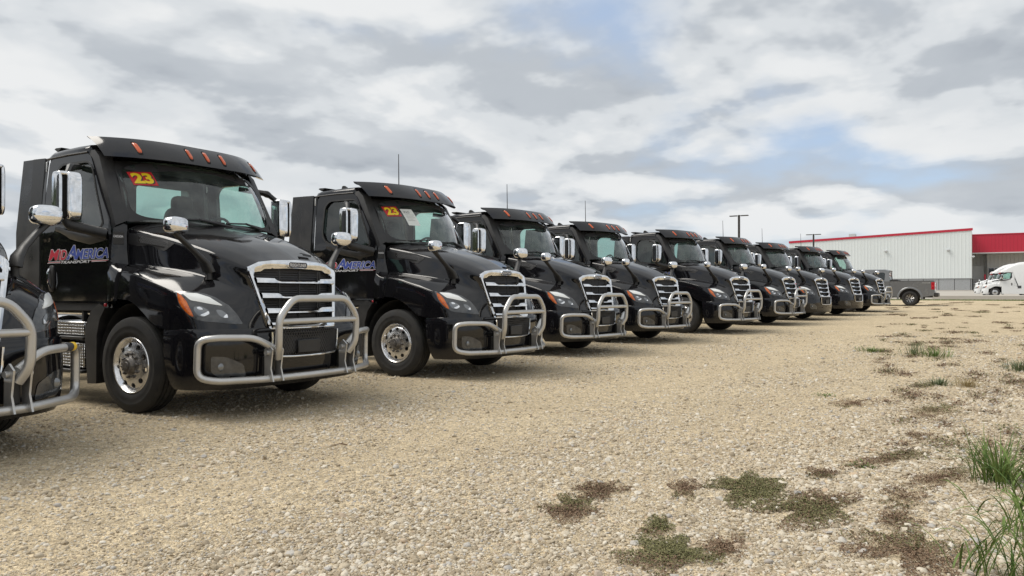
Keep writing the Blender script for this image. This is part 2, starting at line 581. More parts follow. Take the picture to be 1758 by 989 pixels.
# ------------------------------------------------------------------ highway tractor
# local frame: x across (driver side +), y towards the rear, z up; origin on the ground below the front axle
HR = [
 [(1.185,.23,1.20),(1.19,-.02,1.18),(1.19,-.25,1.07),(1.19,-.42,.955),(1.185,-.62,.90),(1.15,-.88,.90),(1.03,-1.09,.90),(.80,-1.22,.90),(.465,-1.285,.90)],
 [(1.18,.20,1.35),(1.19,-.02,1.335),(1.19,-.25,1.27),(1.19,-.45,1.20),(1.185,-.64,1.15),(1.145,-.87,1.10),(1.01,-1.07,1.05),(.79,-1.20,1.01),(.49,-1.26,.985)],
 [(1.165,.17,1.49),(1.17,-.05,1.46),(1.17,-.28,1.40),(1.165,-.52,1.335),(1.145,-.74,1.27),(1.085,-.90,1.225),(.96,-1.05,1.18),(.78,-1.16,1.14),(.515,-1.24,1.10)],
 [(1.09,.22,1.545),(1.08,-.05,1.525),(1.06,-.28,1.48),(1.04,-.52,1.43),(1.0,-.72,1.375),(.935,-.88,1.33),(.85,-1.0,1.29),(.73,-1.11,1.25),(.54,-1.22,1.21)],
 [(1.0,.30,1.56),(.985,-.02,1.55),(.955,-.25,1.525),(.91,-.48,1.495),(.86,-.68,1.46),(.81,-.83,1.42),(.755,-.95,1.375),(.68,-1.06,1.33),(.56,-1.20,1.30)],
 [(.985,.36,1.75),(.955,.0,1.72),(.915,-.22,1.69),(.87,-.45,1.645),(.825,-.65,1.595),(.785,-.80,1.55),(.73,-.93,1.50),(.67,-1.04,1.455),(.59,-1.175,1.42)],
 [(.965,.38,1.965),(.915,.0,1.895),(.87,-.22,1.845),(.83,-.45,1.785),(.785,-.65,1.725),(.745,-.80,1.675),(.705,-.93,1.62),(.665,-1.03,1.575),(.613,-1.15,1.52)],
 [(.80,.33,2.035),(.76,-.02,1.955),(.715,-.24,1.905),(.67,-.46,1.85),(.635,-.66,1.79),(.60,-.81,1.735),(.56,-.94,1.68),(.52,-1.04,1.635),(.47,-1.165,1.585)],
 [(.56,.24,2.065),(.52,-.06,1.995),(.48,-.27,1.945),(.45,-.48,1.89),(.42,-.67,1.83),(.39,-.82,1.775),(.36,-.95,1.715),(.33,-1.05,1.665),(.30,-1.175,1.605)],
 [(0,.08,2.06),(0,-.12,2.01),(0,-.31,1.96),(0,-.50,1.905),(0,-.69,1.845),(0,-.84,1.79),(0,-.97,1.73),(0,-1.07,1.68),(0,-1.19,1.62)]]
HT = [1, 1, .35, .8, .3, .9, .45, .6, .6, 1]
HRa = np.array(HR)
def hood_pt(u, v):
    nr, nc = HRa.shape[:2]
    def h1(P, T, t):
        i = min(int(t), len(P) - 2); f = t - i
        m0 = (P[min(i + 1, len(P) - 1)] - P[max(i - 1, 0)]) * .5 * T[i]
        m1 = (P[min(i + 2, len(P) - 1)] - P[i]) * .5 * T[i + 1]
        f2 = f * f; f3 = f2 * f
        return (2 * f3 - 3 * f2 + 1) * P[i] + (f3 - 2 * f2 + f) * m0 + (3 * f2 - 2 * f3) * P[i + 1] + (f3 - f2) * m1
    C = np.array([h1(HRa[r], [1] * nc, v) for r in range(nr)])
    return h1(C, HT, u)
def hood_n(u, v):
    e = .02
    u = min(max(u, e), 8.9); v = min(max(v, e), 7.9)
    n = np.cross(hood_pt(u + e, v) - hood_pt(u - e, v), hood_pt(u, v + e) - hood_pt(u, v - e))
    n /= np.linalg.norm(n) + 1e-9
    if n[0] * 1 + n[2] * .3 < 0 and u < 7: n = -n
    return n
def hood_patch(uvs, off, rings=5, skirt=.015, dome=0.0):
    uv = np.array(round_poly(uvs, .12, 3)); c = uv.mean(0)
    rows = []
    P = [hood_pt(*p) - hood_n(*p) * skirt for p in uv]
    rows.append([tuple(p) for p in P])
    for k in range(rings):
        q = 1 - k / rings
        rows.append([tuple(hood_pt(*(c + (p - c) * q)) + hood_n(*(c + (p - c) * q)) * (off + dome * (1 - q * q))) for p in uv])
    m = MB().grid(rows, closed=True)
    o = len(m.v); m.v.append(tuple(hood_pt(*c) + hood_n(*c) * (off + dome)))
    n = len(uv); b = (len(rows) - 1) * n
    m.f += [(b + j, b + (j + 1) % n, o) for j in range(n)]
    return m

def side_x(z):
    return float(np.interp(z, [.9, 1.16, 2.0, 2.4, 2.88], [1.13, 1.15, 1.15, 1.125, 1.075]))
def ws_pt(s, t, off=0.0):
    B = np.array([.97 * s, .09 + .28 * s * s, 2.055]); T = np.array([.93 * s, .50 + .23 * abs(s) ** 2.2, 2.80 - .06 * s * s])
    p = B * (1 - t) + T * t
    bul = .05 * math.sin(math.pi * t)
    return (p[0], p[1] - bul * .8 - off * .87, p[2] + bul * .5 + off * .5)
def grille_y(x, z):
    return float(np.interp(z, [.55, .88, 1.62], [-1.315, -1.285, -1.135])) - .05 * (1 - min(1, abs(x) / .6) ** 2)
BUMP = [(1.18, -.60), (1.178, -.78), (1.14, -.97), (1.02, -1.14), (.80, -1.265), (.50, -1.325), (.25, -1.35), (0, -1.36)]
def bump_y(x):
    xs = [p[0] for p in BUMP][::-1]; ys = [p[1] for p in BUMP][::-1]
    return float(np.interp(abs(x), xs, ys))

def steer_wheel_parts():
    tyre = MB()
    prof = [(-.11, .292), (-.13, .31), (-.14, .36), (-.143, .42), (-.137, .462), (-.124, .489), (-.108, .502)]
    for g in (-.075, -.028, .028, .075):
        prof += [(g - .006, .509), (g - .005, .497), (g + .005, .497), (g + .006, .509)]
    prof += [(.108, .502), (.118, .496), (.120, .490), (.124, .489), (.137, .462), (.143, .42), (.1445, .415), (.1445, .405), (.143, .40), (.140, .36), (.1405, .355), (.13, .31), (.11, .292)]
    tyre.lathe(prof, 64)
    rim = MB()
    rim.lathe([(.105, .294), (.124, .299), (.131, .294), (.131, .286), (.122, .277), (.105, .270), (.088, .258)], 64)
    rim.lathe([(-.11, .292), (.105, .285)], 48)
    dx = lambda r: float(np.interp(r, [.14, .17, .21, .24, .258], [.122, .122, .114, .103, .088]))
    for k in range(10):
        hw = .205 * math.pi / 10
        outer = [(-hw, .165), (0, .165), (hw, .165), (hw, .21), (hw, .258), (hw * .5, .258), (0, .258), (-hw * .5, .258), (-hw, .258), (-hw, .21)]
        hole = [(.030 * math.cos(a), .212 + .026 * math.sin(a)) for a in np.linspace(0, 2 * math.pi, 17)[:-1]]
        def fn(a, b, i, k=k):
            th = a / .205 + k * math.pi / 5
            return (dx(b) - i, b * math.cos(th), b * math.sin(th))
        rim.join(ring_panel(outer, hole, fn, 3, depth_in=.03, extra=8))
    rim.lathe([(dx(.165), .165), (.124, .15), (.124, .10)], 60)
    hub = MB()
    hub.lathe([(.03, .262), (.03, .14)], 40)                                           # dark brake drum behind the hand holes
    hub.lathe([(.115, .104), (.132, .100), (.140, .088), (.152, .080), (.170, .076), (.178, .068), (.180, .042), (.187, .038), (.189, .0)], 32)
    nuts = MB()
    for k in range(10):
        a = 2 * math.pi * k / 10 + .3
        c = (0, .124 * math.cos(a), .124 * math.sin(a))
        nuts.lathe([(.120, .019), (.130, .019), (.131, .014), (.149, .0135), (.153, .009), (.153, 0)], 8, 'x', c)
    for k in range(6):
        a = 2 * math.pi * k / 6
        nuts.lathe([(.178, .007), (.185, .007), (.185, 0)], 6, 'x', (0, .066 * math.cos(a), .066 * math.sin(a)))
    return tyre, rim, hub, nuts

def build_truck(paint='paint_black', sleeper=False):
    root = empty('semi_truck')
    P = lambda n, mb, m, par=None, ang=38, rc=True: obj(n, mb, m, par or root, ang, rc)
    # ---- hood with both fenders
    NU, NV = 45, 40
    rows = []
    lip = [tuple(hood_pt(0, 8 * j / NV) - np.array([.045 if 8 * j / NV < 5 else .0, 0, -.004])) for j in range(NV + 1)]
    rows.append(lip)
    for i in range(NU + 1):
        rows.append([tuple(hood_pt(9 * i / NU, 8 * j / NV)) for j in range(NV + 1)])
    half = MB().grid(rows)
    hood = P('hood', half.both(), paint, ang=60)
    # small air scoop ahead of the windshield side of the grille
    sc = MB()
    sc.grid([[(.20, -1.02, 1.712), (.36, -1.02, 1.695)], [(.20, -1.06, 1.715), (.345, -1.06, 1.695)], [(.215, -1.075, 1.682), (.34, -1.075, 1.668)]])
    P('scoop', sc, 'plastic_black', hood)
    for sgn in (-1, 1):
        for path in ([(2.02, v) for v in np.linspace(.05, 3.86, 22)], [(u, .06) for u in np.linspace(.1, 6.6, 24)], [(2.02 + .0 * k, 3.86) for k in (0, 1)]):
            q = [hood_pt(*p) + hood_n(*p) * .0006 for p in path]
            if np.linalg.norm(q[0] - q[-1]) < .01: continue
            m_ = MB().tube([tuple(p) for p in q], .0035, 6)
            P('panel_gap', m_ if sgn > 0 else m_.mirrored(), 'void_black', hood)
    # vents in the hood sides
    for sgn in (-1, 1):
        fr = hood_patch([(5.72, .1), (5.86, 1.21), (5.70, 2.45), (5.10, 1.96), (5.24, .1)], .006)
        ms = hood_patch([(5.66, .50), (5.74, 1.2), (5.58, 2.05), (5.26, 1.88), (5.34, .54)], .009, 2, .004)
        hx = MB()
        for iu in range(5):
            for iv in range(17):
                u0, v0 = 5.30 + iu * .085, .62 + iv * .088 + (iu % 2) * .044
                if not (5.33 + .02 * iv / 17 < u0 < 5.70 - .05 * iv / 17): continue
                ring = [(math.cos(a), math.sin(a)) for a in np.linspace(0, 2 * math.pi, 7)[:-1]]
                r0 = [tuple(hood_pt(u0 + .043 * s_, v0 + .046 * c_) + hood_n(u0, v0) * .013) for c_, s_ in ring]
                r1 = [tuple(hood_pt(u0 + .030 * s_, v0 + .034 * c_) + hood_n(u0, v0) * .013) for c_, s_ in ring]
                hx.grid([r0, r1], closed=True)
        f = lambda m: m if sgn > 0 else m.mirrored()
        vo = P('hood_vent', f(fr), 'plastic_black')
        P('vent_opening', f(ms), 'void_black', vo)
        P('vent_mesh', f(hx), 'vent_grey', vo, rc=False)
    # ---- headlights
    HL = [(2.12, 3.92), (2.46, 4.8), (2.51, 5.51), (2.41, 6.18), (1.88, 6.78), (1.28, 7.08), (.52, 7.23), (.54, 6.81), (.58, 6.29), (.57, 5.86), (.61, 5.57), (.79, 5.21), (1.16, 4.79)]
    for sgn in (-1, 1):
        f = lambda m: m if sgn > 0 else m.mirrored()
        h = P('headlight', f(hood_patch(HL, .008, 6, .01, .006)), 'lamp_dark')
        P('turn_signal', f(hood_patch([(2.0, 4.14), (1.92, 4.41), (1.50, 5.01), (1.09, 5.33), (.70, 5.50), (.81, 5.26), (1.08, 4.97), (1.44, 4.59)], .016, 4, .0, .004)), 'orange_lens', h)
        P('light_bar', f(hood_patch([(2.13, 4.36), (2.38, 5.16), (2.30, 5.9), (1.69, 6.56), (1.66, 5.98), (1.66, 5.47), (1.62, 5.15)], .0165, 4, .0)), 'lamp_white', h)
        for uv in ([(1.29, 5.40), (1.42, 5.66), (1.24, 6.02), (1.03, 6.09), (.79, 5.86), (.83, 5.63), (1.03, 5.48)],
                   [(1.37, 6.26), (1.40, 6.49), (1.20, 6.71), (.91, 6.75), (.87, 6.54), (1.07, 6.37)]):
            P('lamp', f(hood_patch(uv, .016, 4, .0, .003)), 'lamp_bowl', h)
        for uv in ([(1.22, 6.00), (1.03, 6.07), (.82, 5.88), (.86, 5.70), (1.00, 5.86)], [(1.22, 6.69), (.93, 6.73), (.90, 6.56), (1.02, 6.58)], [(1.30, 5.52), (1.36, 5.66), (1.22, 5.82), (1.17, 5.60)]):
            P('reflector_glint', f(hood_patch(uv, .0205, 3, .0, .002)), 'lamp_reflector', h)  # bright metal patches painting the glints in the lamp bowls
    # ---- grille
    outer = [(-.46, .868), (0, .862), (.46, .868), (.54, 1.19), (.613, 1.50), (.603, 1.535), (.475, 1.590), (.30, 1.612), (0, 1.625), (-.30, 1.612), (-.475, 1.590), (-.603, 1.535), (-.613, 1.50), (-.54, 1.19)]
    hole = [(-.415, .915), (0, .912), (.415, .915), (.483, 1.19), (.545, 1.445), (.525, 1.475), (.44, 1.482), (.40, 1.508), (0, 1.52), (-.40, 1.508), (-.44, 1.482), (-.525, 1.475), (-.545, 1.445), (-.483, 1.19)]
    ms = MB()
    c0 = (0, 1.22)
    ang = sorted(set(round(math.atan2(p[1] - c0[1], p[0] - c0[0]), 4) for p in outer + hole) | set(round(a, 4) for a in np.linspace(-math.pi, math.pi, 25)[:-1]))
    lo, lh = loop_resample(outer, ang, c0), loop_resample(hole, ang, c0)
    prof = [(0, .03), (0, -.004), (.12, -.020), (.5, -.026), (.88, -.018), (1, 0), (1, .05)]
    ms.grid([[(p[0] * (1 - u) + q[0] * u, grille_y(p[0], p[1]) + d, p[1] * (1 - u) + q[1] * u) for p, q in zip(lo, lh)] for u, d in prof], closed=True)
    gr = P('grille', ms, 'chrome', ang=30)
    back = MB()
    back.grid([[(x, grille_y(x, z) + .075, z) for x in np.linspace(-.58, .58, 9)] for z in np.linspace(.88, 1.58, 8)])
    P('radiator_screen', back, 'ink', gr)
    sl = MB()
    for x in (-.27, 0, .27, .30):
        sl.box((x - .006, -1.25, .90), (x + .006, -1.235, 1.50))
    for z in np.linspace(.93, 1.48, 23):
        sl.grid([[(x, grille_y(x, z) + .068, z - .004) for x in np.linspace(-.56, .56, 7)], [(x, grille_y(x, z) + .062, z + .004) for x in np.linspace(-.56, .56, 7)]])
    P('screen_slats', sl, 'interior', gr, rc=False)
    for zb in (1.372, 1.213, 1.055, .905):
        hw = float(np.interp(zb, [.915, 1.445], [.428, .558])) + .004
        top = [(0, .032), (.46 * hw, .032), (.60 * hw, .060), (hw, .064)]
        xs = [-x for x, _ in reversed(top)] + [x for x, _ in top[1:]]
        hs = [z for _, z in reversed(top)] + [z for _, z in top[1:]]
        bar = MB()
        prof = [(-.024, -.03), (-.038, .10), (-.035, .52), (-.018, .88), (.012, 1.0), (.05, 1.0), (.05, 0)]
        n_ = 3
        X = []; Hh = []
        for i in range(len(xs) - 1):
            for k in range(n_):
                X.append(xs[i] + (xs[i + 1] - xs[i]) * k / n_); Hh.append(hs[i] + (hs[i + 1] - hs[i]) * k / n_)
        X.append(xs[-1]); Hh.append(hs[-1])
        bar.grid([[(x, grille_y(x, zb) + d, zb - .006 + q * hh) for x, hh in zip(X, Hh)] for d, q in prof + prof[:1]])
        P('grille_bar', bar, 'chrome', gr, 30)
    bdg = MB()
    el = round_poly([(-.135, -.034), (.135, -.034), (.135, .034), (-.135, .034)], .032, 6)
    bf = lambda k, d: [(a * k, grille_y(0, 1.565) - d, 1.5665 + b * (k if k == 1 else .86)) for a, b in el]
    bdg.grid([bf(1, .0), bf(1, .032), bf(.965, .037)], closed=True)
    bo = P('badge', bdg, 'chrome', gr)
    bp = MB(); bp.add(bf(.965, .036), [tuple(range(len(el)))])
    P('badge_plate', bp, 'ink', gr)
    P('lettering', text_fit('FREIGHTLINER', .232, .034, lambda a, b: (-.116 + a, grille_y(0, 1.565) - .0385, 1.5495 + b), .012, 0, 1.0), 'decal_white', gr, rc=False)
    # ---- bumper
    rows = []
    for z, ins, dyr in ((.905, .012, 0), (.885, .0, 0), (.80, -.004, .0), (.62, -.012, -.02), (.46, -.006, -.06), (.35, .012, -.10), (.30, .04, -.12), (.305, .14, -.14)):
        r = []
        for k, (x, y) in enumerate(BUMP):
            n = np.array([(1, 0), (1, -.06), (.92, -.4), (.7, -.7), (.38, -.92), (.15, -.99), (.05, -1), (0, -1)][k], float)
            n /= np.linalg.norm(n)
            q = np.array([x, y]) - n * ins
            if k == 0: q[1] += dyr
            if k == 1: q[1] += dyr * .5
            r.append((max(q[0], 0) if k < 7 else 0, q[1], z))
        # smooth in plan
        rr = []
        A = np.array(r)
        for k in range(len(A) - 1):
            m0 = (A[min(k + 1, 7)] - A[max(k - 1, 0)]) / 2; m1 = (A[min(k + 2, 7)] - A[k]) / 2
            for u in (0, .25, .5, .75):
                rr.append(tuple((2 * u**3 - 3 * u**2 + 1) * A[k] + (u**3 - 2 * u**2 + u) * m0 + (3 * u**2 - 2 * u**3) * A[k + 1] + (u**3 - u**2) * m1))
        rr.append(tuple(A[-1]))
        rows.append(rr)
    zr = [r[0][2] for r in rows]
    def bump_s(x, z):
        k = max(0, min(len(rows) - 3, next((i for i in range(len(zr) - 1) if zr[i] >= z >= zr[i + 1]), 0)))
        u = (zr[k] - z) / (zr[k] - zr[k + 1])
        yy = []
        for r in (rows[k], rows[k + 1]):
            q = sorted((p[0], p[1]) for p in r if p[1] < -.85)
            yy.append(float(np.interp(abs(x), [a for a, _ in q], [b for _, b in q])))
        return yy[0] * (1 - u) + yy[1] * u
    bm_ = P('bumper', MB().grid(rows).both(), paint, ang=40)
    # lower grille and plate
    lg = MB()
    lo = [(-.44, .60), (.44, .60), (.455, .70), (.46, .868), (-.46, .868), (-.455, .70)]
    lower = P('lower_grille', fill_poly(round_poly(lo, .03), lambda a, b, i: (a, min(grille_y(a, b), bump_y(a)) - .022, b), 4), 'ink')
    hx = MB()
    for iz in range(9):
        for ix in range(26):
            x0 = -.425 + ix * .0345 + (iz % 2) * .017; z0 = .625 + iz * .029
            if abs(x0) > .435: continue
            ring = [(math.sin(a), math.cos(a)) for a in np.linspace(0, 2 * math.pi, 7)[:-1]]
            yy = min(grille_y(x0, z0), bump_y(x0)) - .026
            hx.grid([[(x0 + .0195 * a, yy, z0 + .0195 * b) for a, b in ring], [(x0 + .014 * a, yy, z0 + .014 * b) for a, b in ring], [(x0 + .014 * a, yy + .01, z0 + .014 * b) for a, b in ring]], closed=True)
    P('hex_mesh', hx, 'plastic_black', lower, rc=False)
    chan = lambda pts: [(x, min(grille_y(x, z), bump_y(x)) - .030, z) for x, z in pts]
    P('trim', MB().tube(chan([(-.462, .86), (-.452, .70), (-.43, .605), (-.2, .592), (0, .59), (.2, .592), (.43, .605), (.452, .70), (.462, .86)]), .012, 8, .03), 'chrome', lower)
    pl = MB().box((-.155, bump_y(0) - .055, .625), (.155, bump_y(0) - .028, .765), .008)
    P('plate_holder', pl, 'plastic_black', lower)
    for sgn in (-1, 1):
        f = lambda m: m if sgn > 0 else m.mirrored()
        pk = [(.73, .42), (.97, .425), (1.03, .48), (1.035, .64), (.92, .63), (.76, .55)]
        fl = P('fog_lamp', f(fill_poly(round_poly(pk, .03), lambda a, b, i: (a, bump_s(a, b) - .006, b), 4)), 'lamp_dark', bm_)
        P('fog_lens', f(MB().ellipsoid((.955, bump_s(.955, .53) - .008, .53), (.042, .012, .042), 14, 8)), 'lamp_bowl', bm_)
    # ---- cab
    dfn = lambda a, b, i: (side_x(b) - i, a, b)
    door_o = round_poly([(.485, 1.175), (.45, 1.55), (.425, 1.93), (.445, 2.06), (.91, 2.80), (.99, 2.845), (1.745, 2.845), (1.80, 2.80), (1.805, 1.22), (1.765, 1.172)], .03, 2)
    win = round_poly([(.60, 1.985), (.565, 2.04), (.86, 2.66), (.95, 2.735), (1.50, 2.745), (1.60, 2.66), (1.615, 2.20), (1.52, 2.075)], .08, 4)
    win_in = [(1.09 + (a - 1.09) * .985, 2.37 + (b - 2.37) * .985) for a, b in win]
    for sgn in (-1, 1):
        f = lambda m: m if sgn > 0 else m.mirrored()
        d = P('door', f(ring_panel(door_o, win, lambda a, b, i: (side_x(b) - i + .012 * math.exp(-((b - 1.94) / .05) ** 2), a, b), 7, depth_in=.05, depth_out=.03)), paint)
        wo = [(1.09 + (a - 1.09) * 1.06, 2.37 + (b - 2.37) * 1.06) for a, b in win]
        P('window_seal', f(ring_panel(wo, win, lambda a, b, i: (side_x(b) + .006 - i, a, b), 1, depth_in=.03, depth_out=.01)), 'plastic_black', d)
        P('window', f(fill_poly(win_in, lambda a, b, i: (side_x(b) - .028, a, b), 3)), 'glass_side', d)
        hd = MB().ellipsoid((side_x(1.43) + .004, 1.60, 1.43), (.020, .062, .155), 16, 10, .6)
        ho = P('door_handle', f(hd), 'plastic_black', d)
        P('handle_grip', f(MB().tube([(side_x(1.5) + .022, 1.62, 1.54), (side_x(1.45) + .045, 1.61, 1.50), (side_x(1.4) + .045, 1.59, 1.37), (side_x(1.35) + .022, 1.58, 1.32)], .013, 8, .03), ), 'chrome', d)
        belt = MB().grid([[(side_x(z) + o, y, z) for y, z, o in ((.46, 1.96, .012), (.8, 1.905, .03), (1.2, 1.97, .03), (1.52, 2.03, .012))],
                          [(side_x(z) + o, y, z) for y, z, o in ((.46, 1.90, .018), (.8, 1.855, .045), (1.2, 1.92, .035), (1.52, 2.0, .012))],
                          [(side_x(z) + o, y, z) for y, z, o in ((.46, 1.84, .004), (.8, 1.80, .004), (1.2, 1.87, .004), (1.52, 1.97, .004))]])
        P('belt_moulding', f(belt), 'panel_grey', d)
        # door mirror
        mx, my, mz = 1.45, .70, 2.30
        shell = MB().ellipsoid((mx - .040, my, mz), (.082, .095, .258), 28, 20, .30)
        mm = P('door_mirror', f(shell), 'chrome', ang=60)
        P('mirror_rim', f(MB().ellipsoid((mx + .100, my + .012, mz), (.020, .080, .252), 16, 20, .35)), 'chrome', mm, 60)
        P('mirror_cap', f(MB().ellipsoid((mx + .03, my + .012, mz + .232), (.088, .078, .026), 16, 10, .5)), 'chrome', mm, 60)
        P('mirror_core', f(MB().box((mx - .03, my - .045, mz - .245), (mx + .11, my + .08, mz + .225), .02)), 'void_black', mm)
        P('mirror_glass', f(MB().box((mx - .105, my + .094, mz - .235), (mx + .06, my + .102, mz + .235), .004)), 'lamp_dark', mm)
        arm = MB().tube([(mx, my + .02, mz - .24), (mx - .03, my, mz - .31), (1.28, .60, 1.945), (1.14, .47, 1.90)], [.055, .06, .055, .06], 12, .06)
        P('mirror_arm', f(arm), 'plastic_black', mm)
        arm2 = MB().tube([(mx, my + .03, mz + .20), (mx - .12, my + .16, mz + .34), (1.09, 1.15, 2.70)], [.03, .05, .035], 8, .05)
        P('upper_bracket', f(arm2), 'plastic_black', mm)
        # hood mirror on its swept arm
        M = Matrix.Rotation(R(-14), 3, 'Z')
        hm = P('hood_mirror', f(MB().ellipsoid((1.145, -.745, 1.94), (.125, .085, .088), 20, 14, .62, M)), 'chrome', ang=60)
        pts = [(1.15, -.74, 1.86), (1.05, -.76, 1.77), (.93, -.80, 1.65), (.865, -.825, 1.57), (.835, -.845, 1.48)]
        wid = [.042, .038, .046, .080, .088]; thk = [.03, .028, .03, .036, .034]
        rw = []
        for (x, y, z), w_, t_ in zip(pts, wid, thk):
            rw.append([(x + t_ * math.cos(a), y + w_ * math.copysign(abs(math.sin(a)) ** .7, math.sin(a)), z - .25 * t_ * math.cos(a)) for a in np.linspace(0, 2 * math.pi, 13)[:-1]])
        ar = MB().grid(rw, closed=True)
        ar.f += [tuple(range(12)), tuple(range(48, 60))]
        P('mirror_arm', f(ar), 'plastic_black', hm, ang=50)
        P('mirror_foot', f(MB().lathe([(1.40, .035), (1.50, .03)], 10, 'z', (.832, -.845, 0))), 'plastic_black', hm)
        # cowl panel between hood and door
        cw = [((1.168, .245, 1.18), (1.15, .478, 1.18)), ((1.17, .215, 1.35), (1.15, .468, 1.35)), ((1.155, .188, 1.49), (1.15, .458, 1.49)), ((1.085, .236, 1.545), (1.14, .452, 1.56)),
              ((1.0, .316, 1.575), (1.13, .448, 1.60)), ((.985, .372, 1.75), (1.12, .44, 1.75)), ((.968, .392, 1.955), (1.11, .42, 1.955)), ((.955, .42, 2.06), (1.09, .46, 2.06))]
        cp = MB().grid([[tuple(np.array(a) * (1 - u) + np.array(b) * u + np.array([.012 * math.sin(math.pi * u), 0, 0])) for u in (0, .25, .5, .75, 1)] for a, b in cw])
        co = P('cowl_panel', f(cp), paint)
        bd = MB().grid([[(.985 + .13 * u + .012, .385 + .05 * u - .012, z) for u in (0.12, .9)] for z in (1.795, 1.93)])
        P('cowl_trim', f(bd), 'plastic_black', co)
        tx = text_fit('CASCADIA', 1.0, .026, (lambda a, b: (sgn * (.985 + .13 * (.17 + .68 * (1 - a if sgn > 0 else 1 - a)) + .016), .385 + .05 * (.17 + .68 * (1 - a)) - .015, 1.868 + b)) if sgn < 0 else
                      (lambda a, b: (.985 + .13 * (.17 + .68 * a) + .016, .385 + .05 * (.17 + .68 * a) - .015, 1.868 + b)), .02)
        P('lettering', tx, 'decal_white', co, rc=False)
        # A pillar trim
        ap = MB().grid([[(1.125, .405, 1.955), (1.125, .45, 2.03), (1.075, .925, 2.80), (1.065, 1.0, 2.87)],
                        [(1.10, .385, 2.0), (1.11, .395, 2.05), (1.055, .80, 2.80), (1.05, .90, 2.88)],
                        [(.985, .372, 2.055), (.995, .385, 2.12), (.965, .72, 2.745), (.95, .78, 2.82)],
                        [(.968, .365, 2.06), (.97, .378, 2.12), (.935, .72, 2.75), (.93, .76, 2.83)]])
        P('pillar_trim', f(ap), 'plastic_black', ang=50)
        # rear side extender
        ex = MB()
        ex.grid([[(1.10, 1.885, 1.05), (1.10, 1.885, 2.0), (1.06, 1.885, 2.86)], [(1.15, 1.90, 1.05), (1.15, 1.90, 2.0), (1.085, 1.90, 2.87)], [(1.16, 2.14, 1.05), (1.16, 2.14, 2.0), (1.10, 2.14, 2.875)],
                 [(1.15, 2.16, 1.05), (1.15, 2.16, 2.0), (1.09, 2.16, 2.875)], [(1.15, 2.45, 1.05), (1.15, 2.45, 2.0), (1.09, 2.40, 2.88)], [(1.11, 2.46, 1.05), (1.11, 2.46, 2.0), (1.05, 2.41, 2.88)], [(1.10, 1.885, 1.05), (1.10, 1.885, 2.0), (1.06, 1.885, 2.86)]])
        P('side_extender', f(ex), 'panel_grey', ang=25)
        P('hinge_plate', f(MB().box((1.085, 1.835, 2.70), (1.098, 1.862, 2.82), .004)), 'metal_light')
        # mudguard and splash apron behind the steer wheel
        mg = [(.50, 1.10), (.60, .98), (.66, .80), (.665, .27), (.84, .26), (.90, .86), (.78, 1.06), (.62, 1.15)]
        P('mudguard', f(MB().prism(mg, .86, 1.155, lambda a, b, d_: (d_, a, b))), 'plastic_black')
        well = MB().grid([[(x, -.02 + .64 * math.cos(a), .50 + .66 * math.sin(a)) for x in (.70, 1.14)] for a in np.linspace(0.0, math.pi, 15)])
        P('wheel_well', f(well), 'interior')
        # steps beside the cab
        st = MB().box((.80, .95, .785), (1.13, 1.86, .94), .01)
        so = P('step', f(st), 'diamond_plate')
        st2 = MB().box((.80, .98, .42), (1.12, 1.86, .70), .01)
        P('lower_step', f(st2), 'diamond_plate')
        P('step_edge', f(MB().box((.82, .95, .74), (1.15, 1.86, .775), .008)), 'plastic_black', so)
        P('step_edge', f(MB().box((.82, .97, .36), (1.15, 1.86, .40), .008)), 'plastic_black', so)
        P('sill', f(MB().box((.70, .56, 1.06), (1.12, 1.86, 1.16), .01)), 'interior')
        P('side_rail', f(MB().tube([(1.06, .75, 1.035), (1.06, 1.86, 1.035)], .022, 8)), 'chrome')
        P('tank_strap', f(MB().box((1.02, 1.02, .94), (1.10, 1.06, 1.08), .004)), 'plastic_black')
        P('clearance_lamp', f(MB().box((1.14, .475, 1.115), (1.168, .50, 1.15), .006)), 'red_lens')
        # fuel tank and rear wheels
        tk = MB().lathe([(1.90, 0), (1.90, .27), (1.92, .31), (2.95, .31), (2.97, .27), (2.97, 0)], 28, 'y', (.80, 0, .68))
        P('fuel_tank', f(tk), 'aluminium')
    # windshield
    wsg = MB().grid([[ws_pt(s, t) for s in np.linspace(-1, 1, 25)] for t in np.linspace(0, 1, 9)])
    wg = P('windshield', wsg, 'glass_windscreen')
    def band(inner, outer, off, m, nm):
        N = 72
        def lp(q, e):
            pts = []
            for k in range(N):
                a = 2 * math.pi * k / N
                c_, s_ = math.cos(a), math.sin(a)
                pts.append((math.copysign(abs(c_) ** e, c_) * q[0], .5 + .5 * math.copysign(abs(s_) ** e, s_) * q[1]))
            return pts
        return MB().grid([[ws_pt(a, b, off) for a, b in lp(outer, .03)], [ws_pt(a, b, off) for a, b in lp(inner, .30)]], closed=True)
    P('windshield_seal', band((.972, .93), (1.02, 1.03), .006, None, None), 'plastic_black', wg, rc=False)
    bp_ = round_poly([(-.96, 1.0), (-.96, .88), (-.80, .80), (.80, .80), (.96, .88), (.96, 1.0)], .05)
    P('dark_band', fill_poly(bp_, lambda a, b, i: ws_pt(a, b, .003), 4), 'ink', wg)  # opaque dark sheet across the upper glass
    for (s0, s1, s2) in ((-.62, .05, .0), (.08, .72, .0)):
        wp = [ws_pt(s0, .035, .02), ws_pt((s0 + s1) / 2, .055, .026), ws_pt(s1, .03, .02)]
        P('wiper', MB().tube(wp, .011, 6).tube([ws_pt((s0 + s1) / 2, .055, .03), ws_pt(s1 + .1, -.02, .03)], .013, 6), 'ink', wg)
    # roof and body shell
    rs = [(1.075, 2.85), (1.072, 2.90), (1.045, 2.94), (.96, 2.958), (.6, 2.975), (0, 2.985)]
    rows = []
    hdr = []
